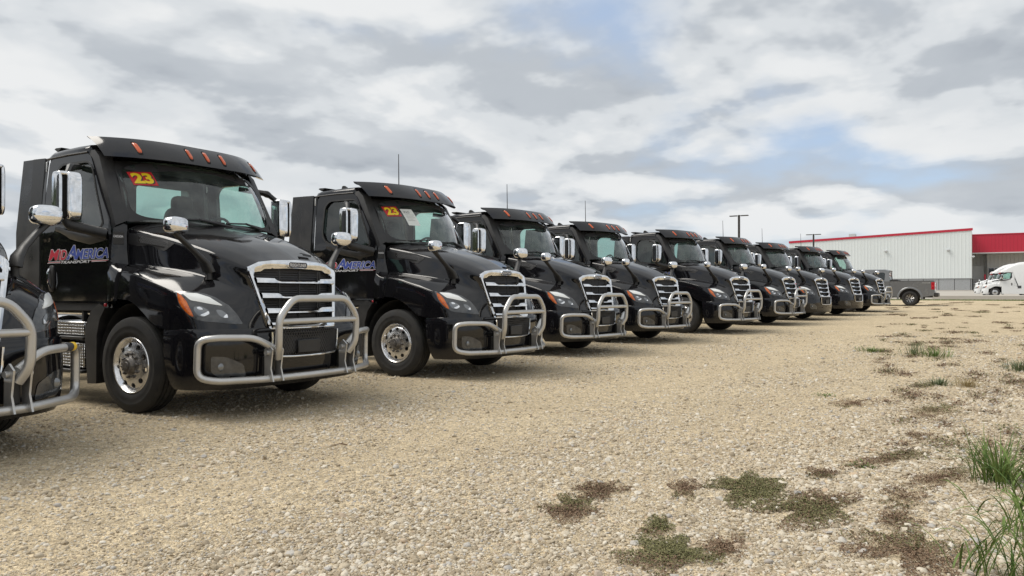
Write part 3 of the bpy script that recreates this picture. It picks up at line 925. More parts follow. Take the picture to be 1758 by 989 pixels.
    for x, z in rs:
        s_ = min(1, x / .93)
        hdr.append((x, .50 + .23 * s_ ** 2.2 + max(0, x - .93) * 1.7, 2.80 - .06 * s_ * s_ + max(0, x - .93) * .55))
    rows.append(hdr)
    rows.append([(x, .72 + .25 * (x / 1.07) ** 2, z - .035 - (.02 if x < 1 else 0)) for x, z in rs])
    for y, dz, k in ((.98, 0, 1), (1.2, .004, 1), (1.5, .0, 1), (1.76, -.012, 1), (1.84, -.03, .995), (1.88, -.075, .985)):
        rows.append([(x * k, y, z + (dz if i > 0 else min(dz, 0) * .3)) for i, (x, z) in enumerate(rs)])
    P('roof', MB().grid(rows).both(), paint, ang=45)
    for k in (1, -1): P('drip_rail', MB().tube([(k * 1.082, .98, 2.855), (k * 1.082, 1.4, 2.86), (k * 1.078, 1.86, 2.852)], .012, 6), 'plastic_black')
    P('roof_fin', MB().prism([(1.74, 3.0), (1.87, 3.004), (1.90, 2.992), (1.85, 2.965), (1.82, 2.95)], -.98, -.55, lambda a, b, d_: (d_, a, b)), 'plastic_black')
    P('roof_antenna', MB().prism([(1.40, 2.96), (1.62, 2.96), (1.585, 3.045), (1.545, 3.05)], -.745, -.705, lambda a, b, d_: (d_, a, b)), 'plastic_black')
    body = MB()
    for sx_ in (-1, 1):
        body.grid([[(sx_ * side_x(z), 1.812, z) for z in (1.10, 1.6, 2.0, 2.4, 2.86)], [(sx_ * side_x(z), 1.87, z) for z in (1.10, 1.6, 2.0, 2.4, 2.86)], [(sx_ * (side_x(z) - .02), 1.885, z) for z in (1.10, 1.6, 2.0, 2.4, 2.86)]])
        body.grid([[(sx_ * (side_x(z) - .03), y, z) for y in (.50, 1.82)] for z in (1.11, 1.172)])
        body.grid([[(sx_ * (side_x(z) - .055), y, z) for y in (.47, 1.82)] for z in (1.15, 1.55, 1.95)])
    body.box((-1.10, .45, 1.10), (1.10, 1.86, 1.14))
    body.grid([[(x, .42, z) for x in (-1.08, 0, 1.08)] for z in (1.10, 1.98)])
    P('cab_body', body, paint, rc=False)
    rw_o = [(-1.09, 1.12), (1.09, 1.12), (1.09, 2.0), (1.035, 2.868), (.945, 2.888), (.59, 2.905), (0, 2.916), (-.59, 2.905), (-.945, 2.888), (-1.035, 2.868), (-1.09, 2.0)]
    rw_h = round_poly([(.02, 2.22), (.80, 2.22), (.80, 2.68), (.02, 2.68)], .05)
    if not sleeper:
        rwn = P('rear_wall', ring_panel(rw_o, rw_h, lambda a, b, i: (a, 1.872 - i, b), 3, depth_in=.03), 'plastic_black')
        P('rear_window', fill_poly(rw_h, lambda a, b, i: (a, 1.86, b), 2), 'glass_side', rwn)
        P('rear_wall_closed', fill_poly(rw_o, lambda a, b, i: (a, 1.873, b), 2), 'plastic_black')
    P('headliner', MB().grid([[(x, y, z) for x, z in ((-1.02, 2.80), (-.9, 2.86), (0, 2.88), (.9, 2.86), (1.02, 2.80))] for y in (.80, 1.3, 1.86)]), 'interior_grey')
    ss = np.linspace(-.93, .93, 13)
    P('dashboard', MB().grid([[(ws_pt(s, 0)[0], ws_pt(s, 0)[1] + .02, 2.035) for s in ss], [(.93 * s, .55, 2.045) for s in ss], [(.93 * s, .72, 2.0) for s in ss], [(.93 * s, .74, 1.6) for s in ss], [(.93 * s, .50, 1.5) for s in ss]]), 'interior')
    for x in (-.52, .52):
        seat = MB().box((x - .26, 1.02, 1.55), (x + .26, 1.52, 1.72), .06)
        so = P('seat', seat, 'interior')
        P('seat_back', MB().ellipsoid((x, 1.55, 2.0), (.26, .10, .42), 16, 12, .5, Matrix.Rotation(R(-8), 3, 'X')), 'interior', so, 60)
        P('head_restraint', MB().ellipsoid((x, 1.60, 2.44), (.15, .07, .13), 14, 10, .6), 'interior', so, 60)
    th = MB()
    Mw = Matrix.Translation((.52, .88, 2.04)) @ Matrix.Rotation(R(-62), 4, 'X')
    ring = [tuple(Mw @ Vector((.21 * math.cos(a), .21 * math.sin(a), 0))) for a in np.linspace(0, 2 * math.pi, 25)]
    th.tube(ring, .017, 8, cap=False)
    for a in (.3, math.pi - .3, -math.pi / 2):
        th.tube([tuple(Mw @ Vector((0, 0, -.02))), tuple(Mw @ Vector((.21 * math.cos(a), .21 * math.sin(a), 0)))], .015, 6)
    P('steering_wheel', th, 'ink')
    # visor over the windshield with marker lamps
    def vis(s, q, off=0.0):
        a = abs(s)
        B = np.array([1.085 * s, (.272 + .37 * a ** 3.4), 2.772 + .008 * a ** 6]); T = np.array([1.10 * s, (.505 + .455 * a ** 3.2), 3.022 + .008 * a ** 3])
        Mi = (B + T) / 2 + np.array([0, -.016, .010])
        p = (1 - q) ** 2 * B + 2 * q * (1 - q) * (Mi * 2 - (B + T) / 2) + q * q * T
        return (p[0], p[1] - off * .8, p[2] + off * .6)
    S = np.linspace(-1, 1, 41)
    tp = lambda s: 1 - abs(s) ** 8
    lo_ = lambda s, dy, dz: (vis(s, 0)[0], vis(s, 0)[1] + dy * tp(s) + .004, vis(s, 0)[2] + dz * tp(s))
    hi_ = lambda s, dy, dz: (vis(s, 1)[0], vis(s, 1)[1] + dy * tp(s) + .006, vis(s, 1)[2] + dz * tp(s) - .004)
    vr = [[lo_(s, .22, .04) for s in S], [lo_(s, .03, -.004) for s in S]] + [[vis(s, q) for s in S] for q in np.linspace(0, 1, 9)] + [[hi_(s, .05, -.002) for s in S], [hi_(s, .30, -.045) for s in S]]
    vv = P('sun_visor', MB().grid(vr), paint, ang=40)
    for x in (-.81, -.235, 0, .235, .81):
        s = x / 1.12
        ml = MB()
        hw = .020
        q0, q1 = .22, .72
        el = [(hw * math.copysign(abs(math.cos(a)) ** .5, math.cos(a)), math.copysign(abs(math.sin(a)) ** .35, math.sin(a))) for a in np.linspace(0, 2 * math.pi, 17)[:-1]]
        def at(k, off):
            return [vis(s + a * k / 1.12, (q0 + q1) / 2 + b * k * (q1 - q0) / 2, off) for a, b in el]
        ml.grid([at(1, -.01), at(1, .006), at(.86, .014), at(.5, .016)], closed=True)
        ml.f.append(tuple(range(48, 64)))
        bz = MB().grid([at(1.35, -.01), at(1.30, .004), at(1.02, .003)], closed=True)
        P('lamp_bezel', bz, 'void_black', vv)
        P('marker_lamp', ml, 'amber', vv)
    # ---- bull bar
    bb = P('bull_bar', MB().tube([(-.50, -1.49, .60), (-.545, -1.56, .72), (-.55, -1.57, 1.01), (-.375, -1.575, 1.205), (.375, -1.575, 1.205), (.55, -1.57, 1.01), (.545, -1.56, .72), (.50, -1.49, .60)], .037, 14, .09), 'bar_metal', ang=60)
    P('cross_tube', MB().tube([(-.545, -1.57, .972), (.545, -1.57, .972)], .031, 12), 'bar_metal', bb, 60)
    lp = [(-.50, -1.47, .685), (-.72, -1.41, .815), (-1.06, -1.26, .825), (-1.165, -1.13, .80), (-1.17, -1.12, .44), (-1.06, -1.26, .40), (-.60, -1.46, .395), (0, -1.50, .395)]
    P('side_loop', MB().tube(lp + [(-x, y, z) for x, y, z in reversed(lp[:-1])], .035, 14, .10), 'bar_metal', bb, 60)
    for x in (-.585, -.455, .455, .585):
        br = MB().prism([(-1.53, .37), (-1.49, .50), (-1.505, .60), (-1.52, .69), (-1.46, .74), (-1.40, .69), (-1.40, .37)], x - .008, x + .008, lambda a, b, d_: (d_, a, b))
        P('bracket', br, 'bar_metal', bb)
    for k in (0, 1):
        g_ = lambda m: m.mirrored() if k else m
        P('clevis_bolt', g_(MB().lathe([(-.62, 0), (-.62, .026), (-.42, .026), (-.42, 0)], 10, 'x', (0, -1.45, .66))), 'metal_light', bb)
        P('mount', g_(MB().box((-.56, -1.42, .42), (-.48, -1.10, .62), .01)), 'plastic_black', bb)
    # ---- wheels
    ty, rm, hb, nt = steer_wheel_parts()
    shared = None
    def wheel(x, y, side, mats=('rubber', 'aluminium', 'hub_steel'), src=None):
        if src is None:
            w = P('wheel', hb, mats[2]); P('tyre', ty, mats[0], w, 50); P('rim', rm, mats[1], w, 30); tag(P('lug_nuts', nt, mats[2], w, 30), kind='stuff')
        else:
            w = copy_tree(src, root)
        w.location = (x, y, .505); w.rotation_euler = (0, 0, 0 if side > 0 else math.pi)
        return w
    w0 = wheel(1.04, 0, 1)
    wheel(-1.04, 0, -1, src=w0)
    for y in (3.75, 5.05):
        for s_ in (-1, 1):
            wheel(s_ * 1.06, y, s_, src=w0)
            o = bpy.data.objects.new('inner_tyre', [c for c in w0.children if c.name.startswith('tyre')][0].data)
            COL.objects.link(o); o.parent = root; o.location = (s_ * .73, y, .505)
    # ---- running gear
    fr = MB()
    for s_ in (-1, 1):
        fr.box((s_ * .43 - .045, -1.05, .72), (s_ * .43 + .045, 6.0, .98), .01)
    for y in (-.9, 2.2, 3.2, 4.4, 5.9): fr.box((-.40, y - .06, .76), (.40, y + .06, .94))
    P('frame', fr, 'plastic_black')
    P('axle', MB().box((-.95, -.06, .40), (.95, .06, .52), .02), 'interior')
    for y in (3.75, 5.05): P('axle', MB().lathe([(-.95, .07), (.95, .07)], 12, 'x', (0, y, .505)), 'interior')
    P('light_block', MB().box((-.60, -1.05, .50), (.60, 1.0, 1.30), .08), 'interior')  # plain dark box added under the hood to block light
    P('fifth_wheel', MB().lathe([(1.10, 0), (1.10, .46), (1.15, .48), (1.17, .44), (1.17, 0)], 24, 'z', (0, 4.35, 0)).box((-.4, 4.0, .98), (.4, 4.7, 1.10), .02), 'hub_steel')
    for s_ in (-1, 1):
        P('mud_flap', MB().box((s_ * .88 - .30, 5.66, .28), (s_ * .88 + .30, 5.675, .95)), 'rubber')
    if sleeper:
        slp = MB()
        rws = []
        for y, hw, zt in ((.55, 1.02, 2.86), (.80, 1.10, 3.12), (1.2, 1.14, 3.42), (1.7, 1.16, 3.70), (2.3, 1.17, 3.88), (3.0, 1.17, 3.95), (3.75, 1.17, 3.97)):
            zb = 2.78 if y < 1.85 else 1.05
            rws.append([(-hw, y, zb), (-hw, y, max(zb, zt - .35)), (-hw + .05, y, zt - .12), (-hw + .22, y, zt), (0, y, zt + .03), (hw - .22, y, zt), (hw - .05, y, zt - .12), (hw, y, max(zb, zt - .35)), (hw, y, zb)])
        slp.grid(rws)
        slp.f.append(tuple(range(6 * 9, 7 * 9)))
        P('sleeper', slp, paint, ang=50)
        for k in (1, -1):
            P('side_skirt', MB().box((k * 1.175, .64, .33), (k * 1.12, 3.75, 1.165), .01), paint)
            P('skirt_vent', MB().box((k * 1.172, 2.15, .95), (k * 1.185, 2.50, 1.25)), 'ink')
    return root

def door_decal(truck):
    """company lettering on both doors"""
    for d in [c for c in truck.children if c.name.split('.')[0] == 'door']:
        s = 1 if sum(v.co.x for v in d.data.vertices) > 0 else -1
        def F(lift):
            def fn(a, b):
                z = 1.595 + b
                y = 1.70 - a if s < 0 else .44 + a
                return (s * (side_x(z) + .004 + lift), y, z)
            return fn
        def at(body, a0, a1, b0, b1, lift, bold=.02, shear=.28):
            g = F(lift)
            return text_fit(body, a1 - a0, b1 - b0, lambda a, b: g(a0 + a, b0 + b), bold, shear, 1.0)
        red = at('M', .03, .27, .047, .170, .0030, .03).join(at('ID', .255, .425, .047, .160, .0032, .03))
        blue = at('A', .415, .635, .047, .206, .0034, .03).join(at('MERICA', .615, 1.265, .047, .160, .0030, .03))
        wh = at('TRANSPORT', .30, .925, .003, .034, .002, .02)
        for k in range(10):
            da, db = .008 * math.cos(k * math.pi / 5), .0055 * math.sin(k * math.pi / 5)
            l_ = .0004 * k / 10
            for (tx_, a0, a1, b0, b1, e_) in (('M', .03, .27, .047, .170, 0), ('ID', .255, .425, .047, .160, .0005), ('A', .415, .635, .047, .206, .001), ('MERICA', .615, 1.265, .047, .160, .0005)):
                wh.join(at(tx_, a0 + da, a1 + da, b0 + db, b1 + db, .0006 + e_ + l_, .03))
        g = F(.002)
        for (p, q) in (((0, .29), (.012, .018)), ((.02, .285), (.026, .032)), ((.93, 1.27), (.026, .032)), ((.935, 1.22), (.012, .018))):
            wh.add([g(p[0], q[0]), g(p[1], q[0]), g(p[1] + .01, q[1]), g(p[0] + .01, q[1])], [(0, 1, 2, 3)])
        g = F(.0032)
        g2 = F(.0045)
        star = [g2(.515 + (.026 if k % 2 == 0 else .011) * 1.5 * math.sin(k * math.pi / 5), .090 + (.026 if k % 2 == 0 else .011) * math.cos(k * math.pi / 5)) for k in range(10)]
        wh.add(star, [tuple(range(10))])
        for (p, q) in (((.01, .29), (.019, .025)), ((.93, 1.25), (.019, .025))):
            red.add([g(p[0], q[0]), g(p[1], q[0]), g(p[1] + .01, q[1]), g(p[0] + .01, q[1])], [(0, 1, 2, 3)])
        obj('lettering', wh, 'decal_white', d, recalc=False)
        obj('lettering', red, 'decal_red', d, recalc=False)
        obj('lettering', blue, 'decal_blue', d, recalc=False)

def windshield_of(truck):
    return [c for c in truck.children if c.name.split('.')[0] == 'windshield'][0]
def year_sticker(truck, s0=-.905, s1=-.655, t0=.56, t1=.80):
    w = windshield_of(truck)
    fn = lambda off: (lambda a, b: ws_pt(s0 + (s1 - s0) * a + .03 * (b - .5) * -1, t0 + (t1 - t0) * b, off))
    g = fn(.004)
    st = obj('year_sticker', MB().grid([[g(a, b) for a in np.linspace(0, 1, 5)] for b in np.linspace(0, 1, 5)]), 'sticker_red', w)
    sh = text_fit('23', .84, .80, lambda a, b: fn(.0055)(.105 + a, .075 + b), .05)
    obj('digit_shadow', sh, 'ink', w, recalc=False)
    dg = text_fit('23', .82, .80, lambda a, b: fn(.0075)(.07 + a, .11 + b), .045)
    obj('digits', dg, 'sticker_yellow', w, recalc=False)
def paper_sheet(truck, s0=-.60, s1=-.37, t0=.36, t1=.74):
    w = windshield_of(truck)
    g = lambda off: (lambda a, b: ws_pt(s0 + (s1 - s0) * a + .05 * (.5 - b), t0 + (t1 - t0) * b, off))
    obj('paper_sheet', MB().grid([[g(-.0 + .004)(a, b) for a in (0, .5, 1)] for b in np.linspace(0, 1, 5)]), 'paper', w)
    m = text_fit('SOLD', .50, .13, lambda a, b: g(.006)(.12 + a, .72 + b), .0)
    for k, l in enumerate((.75, .66, .72, .5, .6)):
        q = g(.006); b = .62 - .085 * k
        m.add([q(.14, b), q(.14 + l, b), q(.14 + l, b + .012), q(.14, b + .012)], [(0, 1, 2, 3)])
    obj('printing', m, 'ink', w, recalc=False)

proto = build_truck()
door_decal(proto)
TR = [  # x, y, z, heading, bar, chrome mirrors, antenna, rear window
    (2.185, 7.54, .0, .082, True, True, None, False),
    (5.731, 7.573, .0, .0, True, True, None, True),
    (9.843, 7.455, 0, -.028, True, True, -.24, False),
    (13.959, 7.805, .014, -.103, True, True, -.43, False),
    (17.891, 7.761, .049, -.152, True, True, -.64, False),
    (22.063, 7.058, .11, -.178, True, True, None, False),
    (26.756, 6.70, .178, -.136, True, True, -.9, False),
    (31.05, 6.376, .212, -.201, False, True, -.9, False),
    (35.653, 5.817, .285, -.209, False, False, -.9, False),
    (40.508, 5.345, .325, -.155, True, True, None, False)]
LBL = ['black semi truck cut off by the left edge, only its bull bar and headlight showing',
       'nearest whole black semi truck, yellow 23 sticker and no paper on its windshield',
       'black semi truck with 23 sticker and a white paper sheet in its windshield',
       'black semi truck just right of the one with the paper sheet in its windshield',
       'black semi truck fourth from left, counting only trucks whose cab shows whole',
       'black semi truck fifth from left, counting only trucks whose cab shows whole',
       'black semi truck with bull bar parked directly before the two without bull bars',
       'black semi truck without bull bar and with chrome door mirrors',
       'black semi truck without bull bar and with a black passenger door mirror',
       'farthest black semi truck at the end of the row, in front of the grey pickup']
trucks = []
for i, (x, y, z, a, bar, chrome, ant, rw) in enumerate(TR):
    skip = set()
    if not bar: skip.add('bull_bar')
    skip.add('rear_wall_closed' if rw else 'rear_wall')
    t = copy_tree(proto, None, skip)
    t.location = (x, y, z); t.rotation_euler = (0, 0, a)
    tag(t, LBL[i], 'truck', 'black semi trucks parked in a row')
    for c in t.children:
        if c.name.split('.')[0] == 'rear_wall_closed': c.name = 'rear_wall'
    if not chrome:
        for c in t.children:
            if c.name.split('.')[0] == 'door_mirror' and c.data.vertices[0].co.x < 0:
                c.data = c.data.copy(); c.data.materials[0] = MATS['plastic_black']
    if ant is not None:
        obj('antenna', MB().tube([(ant, .78, 2.98), (ant - .0, .78, 3.10), (ant + .015, .80, 3.58)], [.012, .009, .006], 6), 'ink', t)
    for c in t.children:
        if c.name.split('.')[0] == 'wheel' and abs(c.location.y) < .1:
            c.rotation_euler[2] += (0, .05, .02, -.03, .04, 0, -.05, .03, .01, -.02)[i]
        if c.name.split('.')[0] == 'wheel': c.rotation_euler[0] = 1.7 * i + .3 * c.location.y
    trucks.append(t)
bb_ = [c for c in trucks[0].children if c.name.startswith('bull_bar')][0]
obj('warning_label', MB().tube([(.96, -1.304, .822), (1.03, -1.273, .824)], .0362, 14, cap=False), 'ink', bb_)
obj('warning_label', MB().tube([(1.03, -1.273, .824), (1.065, -1.256, .825)], .0364, 14, cap=False), 'yellow_label', bb_)
year_sticker(trucks[1])
year_sticker(trucks[2])
paper_sheet(trucks[2])
def drop(o):
    for c in list(o.children): drop(c)
    bpy.data.objects.remove(o)
drop(proto)

# ------------------------------------------------------------------ ground
def gravel_nodes(t, b):
    tc = t.new('ShaderNodeTexCoord')
    P = tc.outputs['Object']
    big = t.noise(P, .22, 4, .55)
    mid = t.noise(P, 1.3, 5, .6)
    v1 = t.voro(P, 78)
    v2 = t.voro(P, 160)
    v3 = t.voro(P, 34)
    stone = t.ramp(v1.outputs['Color'], [(0, (0.346, 0.278, 0.185)), (.35, (0.481, 0.401, 0.278)), (.7, (0.594, 0.506, 0.369)), (.92, (0.696, 0.616, 0.483)), (1, (0.406, 0.379, 0.341))])
    stone2 = t.ramp(v2.outputs['Color'], [(0, (0.323, 0.255, 0.164)), (.5, (0.504, 0.416, 0.288)), (1, (0.685, 0.595, 0.454))])
    fine = t.mix(.40, stone, stone2)
    chunk = t.new('ShaderNodeSeparateColor'); t.l.new(v3.outputs['Color'], chunk.inputs[0])
    fine = t.mix(1.0, fine, t.ramp(chunk.outputs[0], [(0, (.72, .71, .70)), (.5, (1.02, 1.02, 1.01)), (1, (1.34, 1.33, 1.31))]), 'MULTIPLY')
    sand = t.mix(t.noise(P, 240, 3, .7), (0.446, 0.361, 0.241, 1), (0.593, 0.494, 0.348, 1))
    # packed wheel lanes running along the row
    sp = t.new('ShaderNodeSeparateXYZ'); t.l.new(P, sp.inputs[0])
    lane = t.math('SINE', t.math('ADD', t.math('MULTIPLY', t.math('ADD', sp.outputs[1], t.math('MULTIPLY', sp.outputs[0], .05)), 2.6), t.math('MULTIPLY', mid, 2.6)))
    sandy = t.smooth(t.math('ADD', t.math('ADD', t.math('MULTIPLY', big, .6), t.math('MULTIPLY', mid, .4)), t.math('MULTIPLY', lane, .05)), .42, .60)
    col = t.mix(t.math('MULTIPLY', sandy, .38), fine, sand)
    tone = t.ramp(t.noise(P, .55, 5, .6), [(.25, (1.0, .985, .95)), (.75, (1.22, 1.205, 1.165))])
    col = t.mix(1.0, col, tone, 'MULTIPLY')
    t2 = t.ramp(t.noise(P, 5.5, 6, .7), [(.28, (.84, .83, .81)), (.5, (1.0, 1.0, 1.0)), (.72, (1.13, 1.12, 1.10))])
    col = t.mix(1.0, col, t2, 'MULTIPLY')
    # dirt in the gaps between stones, with their shadow painted into it
    gap = t.smooth(v1.outputs['Distance'], .45, .75)
    col = t.mix(t.math('MULTIPLY', gap, .40), col, (0.268, 0.205, 0.131, 1))
    t.l.new(col, b.inputs['Base Color'])
    h = t.math('ADD', t.math('MULTIPLY', t.math('SUBTRACT', 1.0, v1.outputs['Distance']), .55), t.math('MULTIPLY', t.math('SUBTRACT', 1.0, v2.outputs['Distance']), .3))
    h = t.math('ADD', h, t.math('MULTIPLY', t.math('SUBTRACT', 1.0, v3.outputs['Distance']), .35))
    bp = t.new('ShaderNodeBump')
    bp.inputs['Strength'].default_value = 1.0; bp.inputs['Distance'].default_value = .016
    t.l.new(h, bp.inputs['Height'])
    t.l.new(bp.outputs[0], b.inputs['Normal'])
    b.inputs['Specular IOR Level'].default_value = .15
mat('gravel', (0.447, 0.366, 0.261), .95, fn=gravel_nodes)

rng = np.random.default_rng(7)
def bumps(x, y):
    return .012 * np.sin(x * .9 + 1.3 * np.sin(y * .6)) * np.sin(y * 1.1 + .7) + .006 * np.sin(x * 2.3 + y * 1.7)
gx = np.unique(np.concatenate([np.array([-3000, -1000, -300, -100, -40, -20]), np.arange(-10, 30, .5), np.arange(30, 80, 2.0), np.arange(80, 180, 6.0), np.array([200, 260, 400, 800, 1600, 3500])]))
gy_ = np.unique(np.concatenate([np.array([-3000, -1000, -300, -100, -50, -25]), np.arange(-12, 16, .5), np.arange(16, 60, 3.0), np.array([80, 120, 200, 400, 1000, 3000])]))
def ground_z(x, y):
    near = max(0.0, min(1.0, (24 - abs(x - 8)) / 8)) * max(0.0, min(1.0, (11 - abs(y - 2)) / 5))
    flat = 1.0 - max(0.0, min(1.0, (y - 4.8) / 1.0))
    return gz(x) + float(bumps(x, y)) * near * flat
gm = MB().grid([[(x, y, ground_z(x, y)) for y in gy_] for x in gx], flip=True)
ground = tag(obj('ground', gm, 'gravel', angle=180), kind='structure')
GZ = np.array([[ground_z(a, c) for c in gy_] for a in gx])
def on_ground_np(x, y):
    i = np.clip(np.searchsorted(gx, x) - 1, 0, len(gx) - 2); j = np.clip(np.searchsorted(gy_, y) - 1, 0, len(gy_) - 2)
    u = (x - gx[i]) / (gx[i + 1] - gx[i]); v = (y - gy_[j]) / (gy_[j + 1] - gy_[j])
    return (GZ[i, j] * (1 - u) + GZ[i + 1, j] * u) * (1 - v) + (GZ[i, j + 1] * (1 - u) + GZ[i + 1, j + 1] * u) * v
def on_ground(x, y):
    return float(on_ground_np(np.float64(x), np.float64(y)))

# loose stones: one uncountable mass, instanced on points
def stone_mat(t, b):
    oi = t.new('ShaderNodeObjectInfo')
    tc = t.new('ShaderNodeTexCoord')
    c = t.ramp(oi.outputs['Random'], [(0, (0.306, 0.250, 0.180)), (.2, (0.416, 0.350, 0.257)), (.45, (0.516, 0.445, 0.342)), (.65, (0.586, 0.520, 0.417)), (.80, (0.676, 0.620, 0.526)), (.9, (0.399, 0.385, 0.371)), (.96, (0.513, 0.391, 0.270)), (1, (0.738, 0.700, 0.625))])
    n = t.noise(tc.outputs['Object'], 2.5, 4, .6)
    c = t.mix(1.0, c, t.ramp(n, [(.3, (0.819, 0.810, 0.791)), (.7, (1.1, 1.1, 1.08))]), 'MULTIPLY')
    t.l.new(c, b.inputs['Base Color'])
    b.inputs['Specular IOR Level'].default_value = .2
mat('stone', (0.447, 0.400, 0.307), .9, fn=stone_mat)
stone_col = bpy.data.collections.new('stone_shapes')
import bmesh
for k in range(7):
    bm = bmesh.new()
    bmesh.ops.create_icosphere(bm, subdivisions=1 if k else 2, radius=1.0)
    rs_ = random.Random(40 + k)
    pl = [(Vector((rs_.gauss(0, 1), rs_.gauss(0, 1), rs_.gauss(0, 1))).normalized(), rs_.uniform(.55, .9)) for _ in range(6)]
    for v in bm.verts:
        for n_, d_ in pl:
            e = v.co.dot(n_) - d_
            if e > 0: v.co -= n_ * e
        v.co *= rs_.uniform(.93, 1.07)
        v.co.z *= .62; v.co.x *= 1.15
    me = bpy.data.meshes.new('pebble'); bm.to_mesh(me); bm.free()
    me.materials.append(MATS['stone'])
    me.polygons.foreach_set('use_smooth', [k % 2 == 0] * len(me.polygons))
    stone_col.objects.link(bpy.data.objects.new('pebble', me))

def coarse(x, y):
    """how stony the lot is: loose stone towards the weedy verge, packed fines where trucks turn"""
    s = 1 / (1 + np.exp((y - 2.0 + .10 * x + .5 * np.sin(x * .7)) * 1.3))
    n = .5 + .5 * np.sin(x * 1.1 + 2 * np.sin(y * .8)) * np.sin(y * .9 + 1.4 * np.sin(x * .5))
    lane = .5 + .5 * np.sin((y + .05 * x) * 2.6 + .8 * np.sin(x * .6))
    return np.clip(.34 + .74 * s * (.65 + .5 * n) + (1 - s) * .45 * lane * (.4 + .8 * n), .06, 1.1)
PT = [(4.95, 1.30, .44, .23, .10, 7600, .12, 'large green creeping weed mat, left half of the biggest patch'),
      (4.72, .86, .46, .25, -.25, 7000, .72, 'large brownish creeping weed mat joined to the right of the green one'),
      (4.70, 1.62, .26, .11, .3, 1100, .85, 'thin brown weed fringe trailing left off the biggest green mat'),
      (3.93, 2.05, .27, .17, .4, 2600, .62, 'brown and green weed mat, lower of two at left of weeds'),
      (4.37, 2.07, .27, .15, .0, 2200, .92, 'reddish brown weed mat, upper of two at left of weeds'),
      (3.52, 1.30, .30, .24, .2, 4200, .25, 'olive green weed mat at the bottom edge below the biggest patch'),
      (3.90, 1.50, .20, .09, .2, 1100, .40, 'small olive weed mat between bottom mat and biggest patch'),
      (3.78, 1.10, .24, .12, .1, 900, .85, 'sparse brown weeds right of the olive bottom mat'),
      (4.22, .30, .42, .30, .1, 4200, .88, 'rusty brown weed mat near bottom right beside the tall grass'),
      (5.60, .95, .20, .12, .2, 1100, .86, 'small round brown weed mat above the biggest patch'),
      (6.35, .62, .62, .13, -.5, 2200, .80, 'long dark brown weed strip left of the bright grass clump'),
      (4.78, .40, .22, .13, .0, 900, .9, 'thin reddish weeds left of tall grass stalks'),
      (5.25, .42, .26, .15, .0, 900, .85, 'scattered brown weeds below the long dark strip'),
      (9.1, .42, .75, .28, -.2, 2600, .5, 'wide green brown weed mat in the middle of the verge'),
      (9.3, 1.25, .50, .22, .0, 1500, .7, 'brown weed mat at the left edge of the verge'),
      (7.5, .46, .22, .12, 0, 700, .9, 'small lone brown weed mat midway along the verge'),
      (5.9, .25, .5, .18, -.4, 1800, .55, 'weed mat round the foot of the bright grass clump')]
N = 620000
r_ = np.exp(rng.uniform(np.log(2.0), np.log(24.0), N))
th_ = rng.uniform(R(-22), R(86), N)
xs, ys = r_ * np.cos(th_), r_ * np.sin(th_)
keep = (ys < 8.5) & (rng.random(N) < coarse(xs, ys))
# few loose stones where the weed mats have closed over them
for (cx, cy, rx, ry, an, n_, br, lb) in PT:
    u = ((xs - cx) * math.cos(an) + (ys - cy) * math.sin(an)) / rx; v = (-(xs - cx) * math.sin(an) + (ys - cy) * math.cos(an)) / ry
    q = np.hypot(u, v)
    keep &= ~((q < 1.0) & (rng.random(N) < .92 * np.clip(1.5 - 1.3 * q, 0, 1)))
xs, ys = xs[keep], ys[keep]
cz = coarse(xs, ys)
sz = np.clip(np.exp(rng.normal(np.log(.0050), .52, len(xs))) * (.62 + .72 * np.clip(cz, 0, 1)), .002, .026)
dist = np.hypot(xs, ys)
sz *= np.interp(dist, [2, 6, 26], [1.0, 1.15, 1.9])
zs = on_ground_np(xs, ys) + sz * .12
me = bpy.data.meshes.new('loose_gravel')
me.from_pydata(np.stack([xs, ys, zs], 1).tolist(), [], [])
at_ = me.attributes.new('stone_scale', 'FLOAT', 'POINT'); at_.data.foreach_set('value', sz.astype(np.float32))
at_ = me.attributes.new('stone_rot', 'FLOAT_VECTOR', 'POINT')
rv = np.stack([rng.normal(0, .35, len(xs)), rng.normal(0, .35, len(xs)), rng.uniform(0, 6.28, len(xs))], 1).astype(np.float32)
at_.data.foreach_set('vector', rv.ravel())
gravel = bpy.data.objects.new('loose_gravel', me)
COL.objects.link(gravel)
tag(gravel, 'loose tan limestone gravel scattered over the lot in front of the trucks', 'gravel', kind='stuff')
ng = bpy.data.node_groups.new('scatter_stones', 'GeometryNodeTree')
ng.interface.new_socket('Geometry', in_out='INPUT', socket_type='NodeSocketGeometry')
ng.interface.new_socket('Geometry', in_out='OUTPUT', socket_type='NodeSocketGeometry')
gi, go = ng.nodes.new('NodeGroupInput'), ng.nodes.new('NodeGroupOutput')
iop = ng.nodes.new('GeometryNodeInstanceOnPoints')
ci = ng.nodes.new('GeometryNodeCollectionInfo')
ci.inputs['Collection'].default_value = stone_col
ci.inputs['Separate Children'].default_value = True
ci.inputs['Reset Children'].default_value = True
a1 = ng.nodes.new('GeometryNodeInputNamedAttribute'); a1.data_type = 'FLOAT'; a1.inputs['Name'].default_value = 'stone_scale'
a2 = ng.nodes.new('GeometryNodeInputNamedAttribute'); a2.data_type = 'FLOAT_VECTOR'; a2.inputs['Name'].default_value = 'stone_rot'
e2r = ng.nodes.new('FunctionNodeEulerToRotation')
rvn = ng.nodes.new('FunctionNodeRandomValue'); rvn.data_type = 'INT'
[s for s in rvn.inputs if s.type == 'INT' and s.name == 'Min'][0].default_value = 0
[s for s in rvn.inputs if s.type == 'INT' and s.name == 'Max'][0].default_value = 6
L = ng.links
L.new(gi.outputs[0], iop.inputs['Points'])
L.new(ci.outputs[0], iop.inputs['Instance'])
iop.inputs['Pick Instance'].default_value = True
